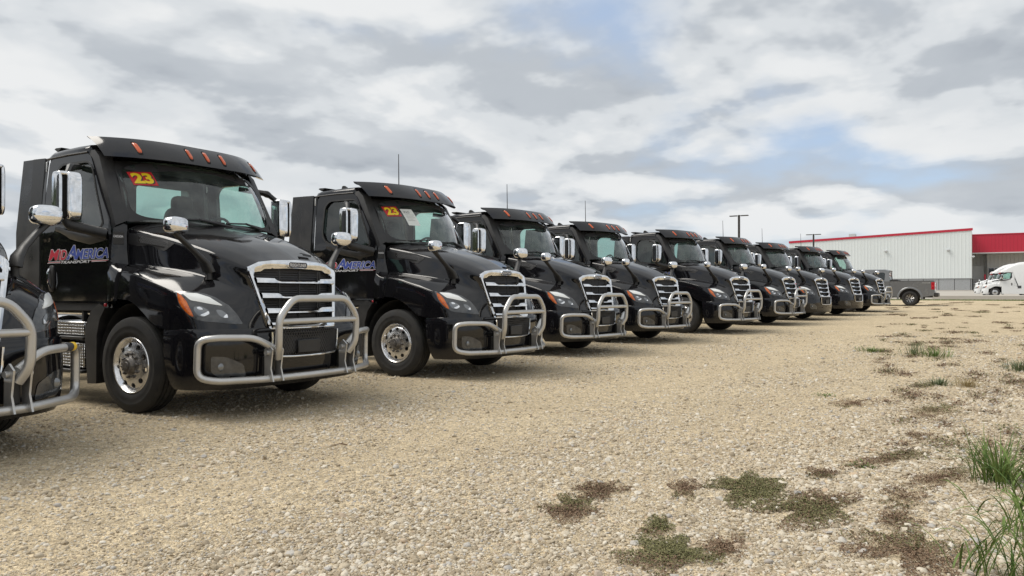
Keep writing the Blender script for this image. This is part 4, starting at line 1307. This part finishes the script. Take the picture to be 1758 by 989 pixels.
L.new([o for o in rvn.outputs if o.type == 'INT'][0], iop.inputs['Instance Index'])
L.new(a1.outputs['Attribute'], iop.inputs['Scale'])
L.new(a2.outputs['Attribute'], e2r.inputs[0])
L.new(e2r.outputs[0], iop.inputs['Rotation'])
L.new(iop.outputs[0], go.inputs[0])
gravel.modifiers.new('scatter', 'NODES').node_group = ng

# ------------------------------------------------------------------ weeds
def leafmat(name, a, b_, rough=.6):
    def fn(t, b):
        geo = t.new('ShaderNodeNewGeometry')
        t.l.new(t.ramp(geo.outputs['Random Per Island'], [(0, a), (1, b_)]), b.inputs['Base Color'])
        b.inputs['Specular IOR Level'].default_value = .25
    mat(name, a, rough, fn=fn)
leafmat('spurge_green', (.095, .095, .036), (.215, .20, .09))
leafmat('spurge_brown', (.11, .066, .040), (.26, .175, .11))
leafmat('grass_green', (.060, .115, .022), (.17, .23, .065))
leafmat('grass_grey', (.09, .125, .06), (.17, .20, .11))
leafmat('grass_dry', (.25, .19, .09), (.42, .34, .19))

def mat_patch(name, cx, cy, rx, ry, ang, n, brown, label, seed, h=.006):
    """low mat of tiny leaves on creeping stems, ragged outline"""
    r = np.random.default_rng(seed)
    ph = r.uniform(0, 6.28, 5); am = r.uniform(.08, .30, 5)
    g, bmb = MB(), MB()
    ca, sa = math.cos(ang), math.sin(ang)
    side = r.uniform(0, 6.28)
    stems = []
    ns = max(6, int(n / 55))
    for _ in range(ns):
        t0 = r.uniform(0, 6.28); q = r.uniform(0, .55) ** .5
        stems.append((q * math.cos(t0), q * math.sin(t0), r.uniform(0, 6.28)))
    for _ in range(int(n * 1.7)):
        if r.random() < .40:
            s_ = stems[int(r.integers(ns))]
            l_ = r.random() * .55
            u, v = s_[0] + l_ * math.cos(s_[2]) + r.normal(0, .035), s_[1] + l_ * math.sin(s_[2]) + r.normal(0, .035)
        else:
            t0 = r.uniform(0, 6.28); q = 1.15 * r.random() ** .85
            u, v = q * math.cos(t0), q * math.sin(t0)
        th = math.atan2(v, u)
        lim = 1 + sum(am[k] * math.sin((k + 2) * th + ph[k]) for k in range(5))
        if math.hypot(u, v) > lim: continue
        x, y = cx + ca * u * rx - sa * v * ry, cy + sa * u * rx + ca * v * ry
        z = on_ground(x, y) + .009 + abs(r.normal(0, h)) * max(.25, 1 - math.hypot(u, v) * .6)
        L_ = r.uniform(.0035, .0085); W_ = L_ * r.uniform(.45, .7)
        d = Vector((r.normal(), r.normal(), r.normal() * .45)).normalized(); e = d.cross(Vector((r.normal() * .5, r.normal() * .5, 1))).normalized()
        c = Vector((x, y, z))
        vs = [c - d * L_, c + e * W_, c + d * L_, c - e * W_]
        m = bmb if r.random() < np.clip(brown + .45 * math.sin(u * 2.2 + side) * (brown > .15) * (brown < .9), 0, 1) else g
        m.add([tuple(p) for p in vs], [(0, 1, 2, 3)])
    root = empty(name, (0, 0, 0))
    tag(root, label, 'weed', 'creeping weed mats on the gravel')
    if g.v: obj('leaves', g, 'spurge_green', root, recalc=False)
    if bmb.v: obj('dry_leaves', bmb, 'spurge_brown', root, recalc=False)
    return root
for k, (cx, cy, rx, ry, an, n, br, lb) in enumerate(PT):
    mat_patch('creeping_weed', cx, cy, rx, ry, an, n, br, lb, 100 + k)
# small far mats that merge into one cover along the verge
g, bmb = MB(), MB()
r = np.random.default_rng(5)
for _ in range(380):
    x = math.exp(r.uniform(math.log(6.5), math.log(62))); y = .40 + x * (.115 - .36 * r.random() ** 1.3)
    if y > .105 * x - .05 or y < -9: continue
    rx, ry = r.uniform(.10, .42) * (1 + x / 40), r.uniform(.05, .18) * (1 + x / 40)
    br = r.choice([.15, .6, .85, .95]); sc_ = 1 + x / 16
    for _k in range(int(rx * ry * 5200 / sc_)):
        q, t0 = r.random() ** .9 * (1.1 + .3 * math.sin(3 * r.uniform(0, 6))), r.uniform(0, 6.28)
        px, py = x + rx * q * math.cos(t0), y + ry * q * math.sin(t0)
        c = Vector((px, py, on_ground(px, py) + .010 + abs(r.normal(0, .008))))
        L_ = r.uniform(.006, .013) * sc_ ** .8
        d = Vector((r.normal(), r.normal(), r.normal() * .4)).normalized(); e = d.cross(Vector((0, r.normal() * .4, 1))).normalized()
        (bmb if r.random() < br else g).add([tuple(c - d * L_), tuple(c + e * L_ * .6), tuple(c + d * L_), tuple(c - e * L_ * .6)], [(0, 1, 2, 3)])
gc = empty('ground_cover')
tag(gc, 'scattered low weeds merging along the right verge of the lot', 'weeds', kind='stuff')
for nm, m_, mt in (('leaves', g, 'spurge_green'), ('dry_leaves', bmb, 'spurge_brown')):
    tag(obj(nm, m_, mt, gc, recalc=False), kind='stuff')

def blade(m, base, ang, length, lean, width, r, seg=6, fold=True):
    d = Vector((math.cos(ang), math.sin(ang), 0)); w = Vector((-math.sin(ang), math.cos(ang), 0))
    p = Vector(base); tilt = lean * .35; rows = []
    for i in range(seg + 1):
        u = i / seg
        ww = width * (1 - u ** 2.2) * (.65 + .9 * u if u < .4 else 1) + .0004
        n = d * (-math.cos(tilt)) + Vector((0, 0, 1)) * math.sin(tilt)
        rows.append([tuple(p - w * ww), tuple(p + n * ww * -.35), tuple(p + w * ww)])
        step = length / seg
        p = p + (d * math.sin(tilt) + Vector((0, 0, 1)) * math.cos(tilt)) * step
        tilt += lean / seg * (1 + .6 * u)
    m.grid(rows)
def tuft(name, x, y, n, ln, spread, material, label, seed, width=.004, lean=(.4, 1.5)):
    r = np.random.default_rng(seed)
    m = MB()
    for _ in range(n):
        a = r.uniform(0, 6.28); q = abs(r.normal(0, spread))
        bx, by = x + q * math.cos(a), y + q * math.sin(a)
        blade(m, (bx, by, on_ground(bx, by) - .005), a + r.normal(0, .6), ln * r.uniform(.5, 1.1), r.uniform(*lean), width * r.uniform(.7, 1.3), r)
    o = obj(name, m, material, None, 80, False)
    # move the origin to the foot of the plant
    z0 = on_ground(x, y)
    o.data.transform(Matrix.Translation((-x, -y, -z0)))
    o.location = (x, y, z0)
    return tag(o, label, 'grass', 'grass tufts on the gravel')
tuft('grass_tuft', 5.95, -.10, 150, .40, .10, 'grass_green', 'big bright green grass clump at the right edge', 1, .0045, (.3, 1.5))
tuft('grass_tuft', 6.25, -.42, 160, .36, .10, 'grass_green', 'second green grass clump cut by the right edge', 2, .0045, (.3, 1.4))
tuft('grass_tuft', 17.2, 1.93, 150, .17, .16, 'grass_green', 'low green grass tuft farthest left on the verge', 3, .005, (.8, 1.8))
tuft('grass_tuft', 16.9, 1.15, 70, .28, .14, 'grass_grey', 'wispy grey green tuft between two low green tufts', 4, .004, (.2, 1.0))
tuft('grass_tuft', 16.35, .75, 150, .24, .20, 'grass_green', 'bushy green tuft right of the wispy one', 5, .005, (.5, 1.6))
tuft('grass_tuft', 11.8, .50, 130, .15, .10, 'grass_grey', 'small dark grey green tuft beside the dry one', 6, .004, (.5, 1.6))
tuft('grass_tuft', 11.75, .16, 150, .17, .11, 'grass_dry', 'dry straw coloured grass tuft on the verge', 7, .003, (.4, 1.5))
tuft('grass_tuft', 14.3, -.52, 130, .26, .16, 'grass_grey', 'grey green tuft at the right edge far along verge', 8, .005, (.4, 1.4))
tuft('grass_tuft', 6.0, .75, 60, .07, .05, 'grass_green', 'tiny flat green sprout right of small brown mat', 9, .004, (1.2, 2.0))
tuft('grass_tuft', 9.9, 1.62, 70, .06, .10, 'grass_green', 'tiny green sprout at the left edge of verge', 10, .005, (1.2, 2.0))
# tall seeding stalks in the near corner
def stalk_grass(x, y, n, seed, label, hgt=.55):
    r = np.random.default_rng(seed)
    root = empty('tall_grass', (x, y, on_ground(x, y)))
    tag(root, label, 'grass', 'tall grass stalks in the near corner')
    st, lv = MB(), MB()
    for _ in range(n):
        a = r.uniform(0, 6.28); b0 = Vector((r.normal(0, .05), r.normal(0, .05), 0))
        top = b0 + Vector((math.cos(a) * r.uniform(.05, .28), math.sin(a) * r.uniform(.05, .28), hgt * r.uniform(.55, 1.1)))
        mid = b0 * .5 + top * .5 + Vector((-math.cos(a) * .03, -math.sin(a) * .03, .06))
        pl = [(1 - u) ** 2 * b0 + 2 * u * (1 - u) * mid + u * u * top for u in np.linspace(0, 1, 8)]
        st.tube([tuple(p) for p in pl], [.0026, .0010], 5, cap=False)
        for k in (1, 2, 4, 5):
            if r.random() < .85:
                blade(lv, tuple(pl[k]), r.uniform(0, 6.28), r.uniform(.14, .30), r.uniform(.9, 1.9), r.uniform(.004, .008), r)
    for _ in range(n * 3):
        a = r.uniform(0, 6.28)
        blade(lv, (r.normal(0, .06), r.normal(0, .06), 0), a, r.uniform(.12, .32), r.uniform(.4, 1.5), r.uniform(.003, .006), r)
    obj('stems', st, 'grass_green', root, 80, False); obj('leaves', lv, 'grass_green', root, 80, False)
stalk_grass(4.02, .05, 5, 21, 'tall thin green grass stalks rising from the bottom edge at right', .50)
stalk_grass(4.02, -.16, 8, 22, 'tall leafy grass in the bottom right corner', .48)
stalk_grass(4.75, -.18, 6, 23, 'tall grass stalks at right edge below bright clump', .42)

# twigs lying on the lot
def twig(x, y, L_, a, lb):
    z = on_ground(x, y)
    m = MB().tube([(0, 0, .008), (L_ * .5 * math.cos(a), L_ * .5 * math.sin(a), .02), (L_ * math.cos(a), L_ * math.sin(a), .01)], [.006, .003], 6)
    m.tube([(L_ * .4 * math.cos(a), L_ * .4 * math.sin(a), .015), (L_ * .5 * math.cos(a + .9), L_ * .5 * math.sin(a + .9), .04)], [.004, .002], 5)
    o = obj('twig', m, 'spurge_brown'); o.location = (x, y, z)
    tag(o, lb, 'twig')
twig(4.55, 4.45, .12, 2.4, 'small dark twig on the sand before the nearest whole truck')
twig(6.6, 3.9, .10, .4, 'small dark twig on gravel before the second sticker truck')

# ------------------------------------------------------------------ far side of the lot
def concrete(t, b):
    tc = t.new('ShaderNodeTexCoord')
    n = t.noise(tc.outputs['Object'], .35, 6, .6); n2 = t.noise(tc.outputs['Object'], 6, 4, .6)
    t.l.new(t.mix(t.math('ADD', t.math('MULTIPLY', n, .7), t.math('MULTIPLY', n2, .3)), (.34, .31, .265, 1), (.50, .465, .41, 1)), b.inputs['Base Color'])
mat('concrete', (.45, .42, .38), .9, fn=concrete)
def ribbed(c0, c1, sc):
    def fn(t, b):
        tc = t.new('ShaderNodeTexCoord')
        n = t.noise(tc.outputs['Object'], sc, 5, .6)
        t.l.new(t.mix(n, (*c0, 1), (*c1, 1)), b.inputs['Base Color'])
    return fn
mat('wall_white', (.66, .69, .70), .5, fn=ribbed((.65, .695, .695), (.73, .77, .765), .12))
mat('wall_grey', (.30, .315, .32), .6, fn=ribbed((.40, .41, .41), (.48, .49, .49), .2))
mat('wall_red', (.46, .018, .045), .45, fn=ribbed((.43, .016, .042), (.50, .022, .05), .3))
mat('block_grey', (.26, .27, .28), .85, fn=ribbed((.33, .345, .355), (.41, .42, .43), .25))
mat('pickup_paint', (.17, .174, .18), .28, .2, .6, fn=grime(2, .18, .30))
mat('steel_dark', (.045, .042, .04), .5, .3)
mat('door_white', (.55, .56, .57), .5)

road = tag(obj('road', MB().grid([[(x, y, gz(x) + .02) for y in np.linspace(-120, 160, 15)] for x in (71, 76, 84, 95, 102, 110, 119, 126, 135, 146)], flip=True), 'concrete'), kind='structure')
kerb = MB()
yk = np.linspace(-90, 140, 24)
kerb.grid([[(70.6, y, gz(70.6) - .05) for y in yk], [(70.6, y, gz(70.6) + .13) for y in yk], [(71.0, y, gz(71) + .13) for y in yk], [(71.0, y, gz(71)) for y in yk]], flip=True)
tag(obj('kerb', kerb, 'concrete'), kind='structure')
pav = MB().box((80, -60, .45), (94, 3.9, .98), .03)
tag(obj('pavement', pav, 'concrete'), kind='structure')
# strip of thin grass along the kerb
m = MB(); r = np.random.default_rng(3)
for _ in range(5000):
    x, y = 69.6 + abs(r.normal(0, .5)), r.uniform(-12, 14)
    blade(m, (x, y, gz(x)), r.uniform(0, 6.28), r.uniform(.05, .16), r.uniform(.3, 1.3), .012, r, 2)
tag(obj('verge_grass', m, 'grass_green', None, 80, False), 'thin green grass strip along the far kerb', 'grass', kind='stuff')

# warehouse
def rib_wall(x, y0, y1, z0, z1f, pitch=.62, dep=.03):
    """ribbed metal sheet in the plane x, top edge z1f(y)"""
    ys_, xo = [], []
    y = y0
    while y < y1 - 1e-6:
        for dy, o in ((0, 0), (pitch * .68, 0), (pitch * .76, -dep), (pitch * .92, -dep), (pitch, 0)):
            if y + dy <= y1: ys_.append(y + dy); xo.append(o)
        y += pitch
    ys_.append(y1); xo.append(0)
    return MB().grid([[(x + o, q, z0) for q, o in zip(ys_, xo)], [(x + o, q, z1f(q)) for q, o in zip(ys_, xo)]])
wh = empty('warehouse', (171, 1.6, gz(171)))
tag(wh, 'long white ribbed metal warehouse with red roof trim', 'building')
def loc_child(o, root):
    o.parent = root
    o.matrix_parent_inverse = Matrix.Translation(-Vector(root.location))
    return o
topz = lambda y: 13.40 + (12.05 - 13.40) * (y - 1.6) / (35.5 - 1.6)
wp = lambda n, mb, mt, a=38, rc=True: loc_child(obj(n, mb, mt, None, a, rc), wh)
wp('wall', rib_wall(171, 1.6, 35.5, 4.03, topz), 'wall_white', 20, False)
wp('base_wall', MB().box((171.1, 1.62, .8), (171.6, 35.4, 4.03)), 'block_grey')
wp('end_wall', MB().box((171.02, 1.6, 4.03), (230, 1.78, 13.2)), 'wall_white')
wp('end_wall', MB().box((171.4, 35.3, 1.0), (230, 35.5, 12.0)), 'wall_white')
wp('roof', MB().grid([[(x, y, topz(y) - .02) for y in (1.6, 35.5)] for x in (171, 230)]), 'wall_white')
wp('roof_trim', MB().grid([[(171.05, y, topz(y) + .36) for y in (1.4, 35.6)], [(170.85, y, topz(y) + .36) for y in (1.4, 35.6)], [(170.85, y, topz(y) - .10) for y in (1.4, 35.6)], [(171.05, y, topz(y) - .10) for y in (1.4, 35.6)]]), 'wall_red')
for (y, z) in ((16.57, 9.7), (5.53, 9.6), (1.35, 8.2)):
    wp('wall_lamp', MB().box((170.4, y - .28, z - .12), (170.95, y + .28, z + .14), .04).box((170.9, y - .1, z - .25), (171.0, y + .1, z + .2)), 'door_white')
wp('roof_unit', MB().box((176, 23.0, 12.4), (178, 24.3, 13.9), .05), 'wall_grey')
# red fronted wing set back on the right
wg_ = empty('warehouse_wing', (180, -10, gz(175)))
tag(wg_, 'red fronted warehouse wing with grey wall set back at right', 'building')
wq = lambda n, mb, mt, a=38, rc=True: loc_child(obj(n, mb, mt, None, a, rc), wg_)
wq('fascia', rib_wall(180, -40, 1.9, 9.35, lambda y: 12.95, .62, .03), 'wall_red', 20, False)
wq('fascia_edge', MB().box((179.85, -40, 9.16), (180.3, 1.9, 9.35)), 'door_white')
wq('soffit', MB().box((180.3, -40, 9.2), (184, 1.9, 9.34)), 'wall_grey')
wq('wall', rib_wall(184, -40, -1.0, 1.4, lambda y: 9.3, .7, .06), 'wall_grey', 20, False)
wq('wall', rib_wall(186, -1.0, 2.2, 1.4, lambda y: 9.3, .7, .06), 'wall_grey', 20, False)
wq('return_wall', MB().box((184.05, -1.05, 1.4), (186.1, -.98, 9.3)), 'wall_grey')
wq('coping', MB().box((179.9, -40, 12.95), (181, 1.9, 13.12)), 'wall_red')
wq('roof', MB().box((180.9, -40, 12.6), (230, 1.9, 12.9)), 'wall_grey')
wq('service_door', MB().box((185.8, -.45, 1.8), (185.95, 1.6, 6.85), .03), 'door_white')
for y0 in (-2.18, -3.25):
    w_ = wq('window', MB().box((183.80, y0 - .08, 4.95), (183.93, y0 + 1.0, 6.35)), 'door_white')
    p_ = wq('pane', MB().box((183.76, y0, 5.05), (183.79, y0 + .92, 6.25)), 'glass_dark')
wq('bollard', MB().box((178.6, -.75, 1.6), (178.9, -.45, 4.9), .03), 'wall_red')

# chain link fence: posts and rails as pieces, wire as one fine mesh
fe = empty('chain_link_fence', (150, 2, gz(150)))
tag(fe, 'dark chain link fence with thin posts before the warehouse', 'fence')
fq = lambda n, mb, mt: loc_child(obj(n, mb, mt), fe)
for k in range(-9, 14):
    y = 1.59 + 2.35 * k
    fq('post', MB().tube([(150, y, gz(150) - .1), (150, y, gz(150) + 1.95)], .045, 8), 'steel_dark')
fq('rail', MB().tube([(150, -19.6, gz(150) + 1.84), (150, 29.8, gz(150) + 1.84)], .022, 6), 'steel_dark')
wire = MB()
for k in range(-80, 130):
    y = 1.59 + .235 * k
    for s_ in (-1, 1):
        a_, b_ = (150 + .01 * s_, y, gz(150) + .05), (150 + .01 * s_, y + s_ * 1.75, gz(150) + 1.83)
        wire.add([a_, (a_[0], a_[1] + .008, a_[2]), (b_[0], b_[1] + .008, b_[2]), b_], [(0, 1, 2, 3)])
wo = fq('wire_mesh', wire, 'steel_dark'); tag(wo, kind='stuff')
bank = MB().grid([[(x, y, z) for y in (-60, 60)] for x, z in ((146.5, gz(146.5) + .05), (148, 1.62), (150.5, 1.66), (171, 1.72))], flip=True)
tag(obj('terrain', bank, 'concrete'), kind='structure')

# area lamps
def lamp_post(x, y, top, lb):
    z0 = gz(x)
    o = empty('street_lamp', (x, y, z0))
    tag(o, lb, 'lamp post', 'twin headed lamp posts')
    h = top - z0
    obj('pole', MB().box((-.10, -.10, 0), (.10, .10, h + .1), .01), 'steel_dark', o)
    obj('base', MB().lathe([(0, .28), (.7, .28), (.72, 0)], 16, 'z'), 'concrete', o)
    for s in (-1, 1):
        obj('lamp_head', MB().box((-.16, s * .18, h - .03), (.16, s * .98, h + .07), .03), 'steel_dark', o)
        obj('arm', MB().tube([(0, 0, h + .02), (0, s * .22, h + .02)], .03, 6), 'steel_dark', o)
lamp_post(79.6, 21.6, 9.30, 'taller looking twin headed lamp post behind the middle trucks')
lamp_post(110.3, 19.7, 9.25, 'twin headed lamp post in front of the warehouse roof trim')

# ------------------------------------------------------------------ pickup
def build_pickup():
    root = empty('pickup_truck', (0, 0, 0))
    P = lambda n, mb, m, par=None, ang=35, rc=True: obj(n, mb, m, par or root, ang, rc)
    # local: x across, y forward (rear axle at 0), z up
    HW = .98
    def arch(y0, r=.56, zc=.42, n=9):
        return [(y0 + r * math.cos(a), zc + r * math.sin(a)) for a in np.linspace(math.pi * .97, math.pi * .03, n)]
    # bed side
    low = .56
    bed = [(-1.22, low + .02)] + arch(0) + [(1.02, low - .02), (1.02, 1.40), (-1.20, 1.40), (-1.24, 1.30)]
    for s in (-1, 1):
        m = MB()
        m.prism(bed, s * (HW - .06), s * HW, lambda a, b, d: (d, a, b))
        bs = P('bed_side', m, 'pickup_paint')
        fl = MB().grid([[(s * (HW + o), .0 + (.56 + e) * math.cos(a), .42 + (.56 + e) * math.sin(a)) for a in np.linspace(-.1, math.pi + .1, 17)] for o, e in ((-.02, 0), (.03, 0), (.036, .02), (.02, .07), (-.006, .11))])
        P('wheel_flare', fl, 'pickup_paint', bs)
        P('rail_cap', MB().box((s * (HW - .07), -1.22, 1.40), (s * (HW + .005), 1.02, 1.425), .006), 'steel_dark', bs)
        tl = P('tail_lamp', MB().box((s * (HW - .10), -1.262, .90), (s * (HW + .012), -1.06, 1.36), .03), 'red_lens')
        P('lens_strip', MB().box((s * (HW + .012), -1.2, 1.06), (s * (HW + .02), -1.12, 1.16), .003), 'sticker_red', tl)
        # cab side
        side = [(1.03, low - .02), (3.6, low - .02), (3.62, 1.16), (3.55, 1.36), (1.03, 1.40)]
        cs = P('cab_side', MB().prism(side, s * (HW - .05), s * (HW - .002), lambda a, b, d: (d, a, b)), 'pickup_paint')
        up_o = [(1.03, 1.40), (3.50, 1.38), (2.95, 2.0), (2.7, 2.06), (1.25, 2.06), (1.08, 1.98)]
        hole = round_poly([(1.30, 1.46), (1.95, 1.46), (1.95, 1.92), (1.36, 1.92), (1.28, 1.86)], .06)
        hole2 = round_poly([(2.10, 1.46), (3.12, 1.45), (2.76, 1.92), (2.10, 1.92)], .06)
        fnu = lambda a, b, i: (s * (HW - .01 - .22 * (b - 1.40) - i), a, b)
        P('upper_side', ring_panel([(1.03, 1.40), (2.03, 1.395), (2.03, 2.06), (1.25, 2.06), (1.08, 1.98)], hole, fnu, 2, depth_in=.02).join(ring_panel([(2.03, 1.395), (3.50, 1.38), (2.95, 2.0), (2.7, 2.06), (2.03, 2.06)], hole2, fnu, 2, depth_in=.02)), 'pickup_paint', cs)
        for hq in (hole, hole2):
            P('window', fill_poly(hq, lambda a, b, i: fnu(a, b, .012), 2), 'glass_dark', cs)
        for y in (1.38, 2.45):
            P('door_handle', MB().box((s * (HW - .004), y, 1.22), (s * (HW + .022), y + .22, 1.26), .008), 'steel_dark', cs)
        P('running_board', MB().box((s * (HW - .12), 1.0, .44), (s * (HW + .03), 3.3, .50), .02), 'steel_dark')
        fend = [(3.60, low)] + [(y, z) for y, z in arch(4.06, .54)] + [(4.86, .60), (4.90, .9), (4.86, 1.24), (3.62, 1.34)]
        P('front_fender', MB().prism(fend, s * (HW - .08), s * HW, lambda a, b, d: (d, a, b)), 'pickup_paint')
        P('door_mirror', MB().ellipsoid((s * 1.16, 3.2, 1.50), (.09, .07, .17), 12, 8, .6), 'steel_dark')
    P('tailgate', MB().box((-.90, -1.25, .62), (.90, -1.18, 1.40), .015), 'pickup_paint')
    P('bed_floor', MB().box((-.92, -1.2, .70), (.92, 1.02, .78)).box((-.92, .98, .7), (.92, 1.03, 1.40)), 'steel_dark')
    for y in (0, 4.06): P('wheel_well', MB().box((-.93, y - .62, .55), (.93, y + .62, 1.10)), 'void_black')
    P('tool_box', MB().box((-.88, .62, 1.05), (.88, .98, 1.50), .02), 'steel_dark')
    bm = MB().box((-.95, -1.42, .50), (.95, -1.20, .74), .04)
    P('rear_bumper', bm, 'steel_dark')
    roofr = [[(x, y, z) for x, z in ((-.84, 2.05), (-.78, 2.10), (0, 2.13), (.78, 2.10), (.84, 2.05))] for y in (1.06, 1.3, 2.0, 2.75, 3.0)]
    roofr[0] = [(x, y - .02, z - .08) for x, y, z in roofr[0]]; roofr[-1] = [(x, y, z - .07) for x, y, z in roofr[-1]]
    P('roof', MB().grid(roofr), 'pickup_paint', None, 50)
    bk = round_poly([(-.72, 1.50), (.72, 1.50), (.66, 1.92), (-.66, 1.92)], .06)
    P('cab_back', ring_panel([(-.96, 1.38), (.96, 1.38), (.84, 2.06), (-.84, 2.06)], bk, lambda a, b, i: (a, 1.06 + i, b), 2, depth_in=.02), 'pickup_paint')
    P('back_window', fill_poly(bk, lambda a, b, i: (a, 1.075, b), 2), 'glass_dark')
    P('windshield', MB().grid([[(-.9, 3.5, 1.38), (.9, 3.5, 1.38)], [(-.8, 2.95, 2.03), (.8, 2.95, 2.03)]]), 'glass_dark')
    P('hood', MB().grid([[(x, y, z) for x, z in ((-.95, 1.24), (-.8, 1.36), (0, 1.40), (.8, 1.36), (.95, 1.24))] for y in (3.5, 4.2)] + [[(x, 4.82, z - .06) for x, z in ((-.95, 1.24), (-.8, 1.36), (0, 1.40), (.8, 1.36), (.95, 1.24))], [(x, 4.9, .9) for x in (-.95, -.8, 0, .8, .95)]]), 'pickup_paint', None, 50)
    P('front_bumper', MB().box((-.97, 4.80, .50), (.97, 5.02, .80), .05), 'chrome')
    P('chassis', MB().box((-.8, -1.1, .46), (.8, 4.7, .66)), 'steel_dark')
    ty = MB().lathe([(-.13, .25), (-.15, .30), (-.15, .37), (-.13, .405), (-.08, .415), (.08, .415), (.13, .405), (.15, .37), (.15, .30), (.13, .25)], 40)
    rim = MB().lathe([(.13, .25), (.14, .245), (.12, .235), (.0, .225)], 32)
    hubm = MB().lathe([(.02, .23), (.02, .0)], 24).lathe([(.10, .05), (.125, .045), (.125, 0)], 12)
    sp = MB()
    for k in range(8):
        a = 2 * math.pi * k / 8
        for da in (-.16, .16):
            p0 = (.09, .045 * math.cos(a), .045 * math.sin(a)); p1 = (.115, .23 * math.cos(a + da), .23 * math.sin(a + da))
            sp.tube([p0, p1], [.006, .011], 5)
    src = None
    for (x, y) in ((.84, 0), (-.84, 0), (.84, 4.06), (-.84, 4.06)):
        if src is None:
            w = P('wheel', hubm, 'ink'); P('tyre', ty, 'rubber', w); P('rim', rim, 'ink', w); P('spokes', sp, 'aluminium', w); src = w
        else: w = copy_tree(src, root)
        w.location = (x, y, .41); w.rotation_euler = (0, 0, 0 if x > 0 else math.pi)
    tx = text_fit('TREMOR', .42, .06, lambda a, b: (-HW - .003, -.62 - a, 1.27 + b), .02, .15)
    P('lettering', tx, 'metal_light', None, rc=False)
    return root
pk = build_pickup()
pk.location = (49.7, 3.50, .51)
tag(pk, 'dark grey pickup truck parked beyond the end of the row', 'pickup')

# ------------------------------------------------------------------ white tractors across the road
wproto = build_truck('paint_white', True)
for (x, y, lb) in ((103.2, -1.30, 'white sleeper semi truck nearer the camera at the right edge'), (108.5, -.55, 'white sleeper semi truck mostly hidden behind the nearer white one')):
    t = copy_tree(wproto, None, {'bull_bar', 'side_extender', 'hinge_plate', 'antenna', 'roof_fin', 'drip_rail', 'roof_antenna'})
    t.location = (x, y, .77); t.rotation_euler = (0, 0, math.pi)
    tag(t, lb, 'truck', 'white semi trucks across the road')
    obj('red_cover', MB().grid([[ws_pt(s, q, .05) for s in np.linspace(-.9, .9, 7)] for q in (.72, .98)]), 'sticker_red', t)
drop(wproto)

# ------------------------------------------------------------------ tree belt added out of view, for the black doors to reflect
def foliage(t, b):
    geo = t.new('ShaderNodeNewGeometry')
    t.l.new(t.ramp(geo.outputs['Random Per Island'], [(0, (.030, .050, .018)), (1, (.085, .115, .045))]), b.inputs['Base Color'])
mat('foliage', (.06, .09, .03), .7, fn=foliage)
r = np.random.default_rng(11)
m = MB()
for k in range(85):
    a = R(82 + 118 * k / 84 + r.normal(0, .5)); dd = r.uniform(75, 100)
    cx, cy = dd * math.cos(a), dd * math.sin(a)
    H, W_ = r.uniform(8, 14), r.uniform(4.5, 7.5)
    for _ in range(190):
        th, ph, q = r.uniform(0, 6.28), math.acos(r.uniform(-1, 1)), r.random() ** .4
        c = Vector((cx + W_ * q * math.sin(ph) * math.cos(th), cy + W_ * q * math.sin(ph) * math.sin(th), max(.2, H * .52 + H * .5 * q * math.cos(ph))))
        d = Vector((r.normal(), r.normal(), r.normal())).normalized(); e = d.orthogonal().normalized()
        s = r.uniform(.6, 1.3)
        m.add([tuple(c - d * s), tuple(c + e * s * .8), tuple(c + d * s), tuple(c - e * s * .8)], [(0, 1, 2, 3)])
tag(obj('added_tree_belt', m, 'foliage', None, 80, False), 'added belt of dark green trees out of view, darkening the door reflections', 'trees', kind='stuff')
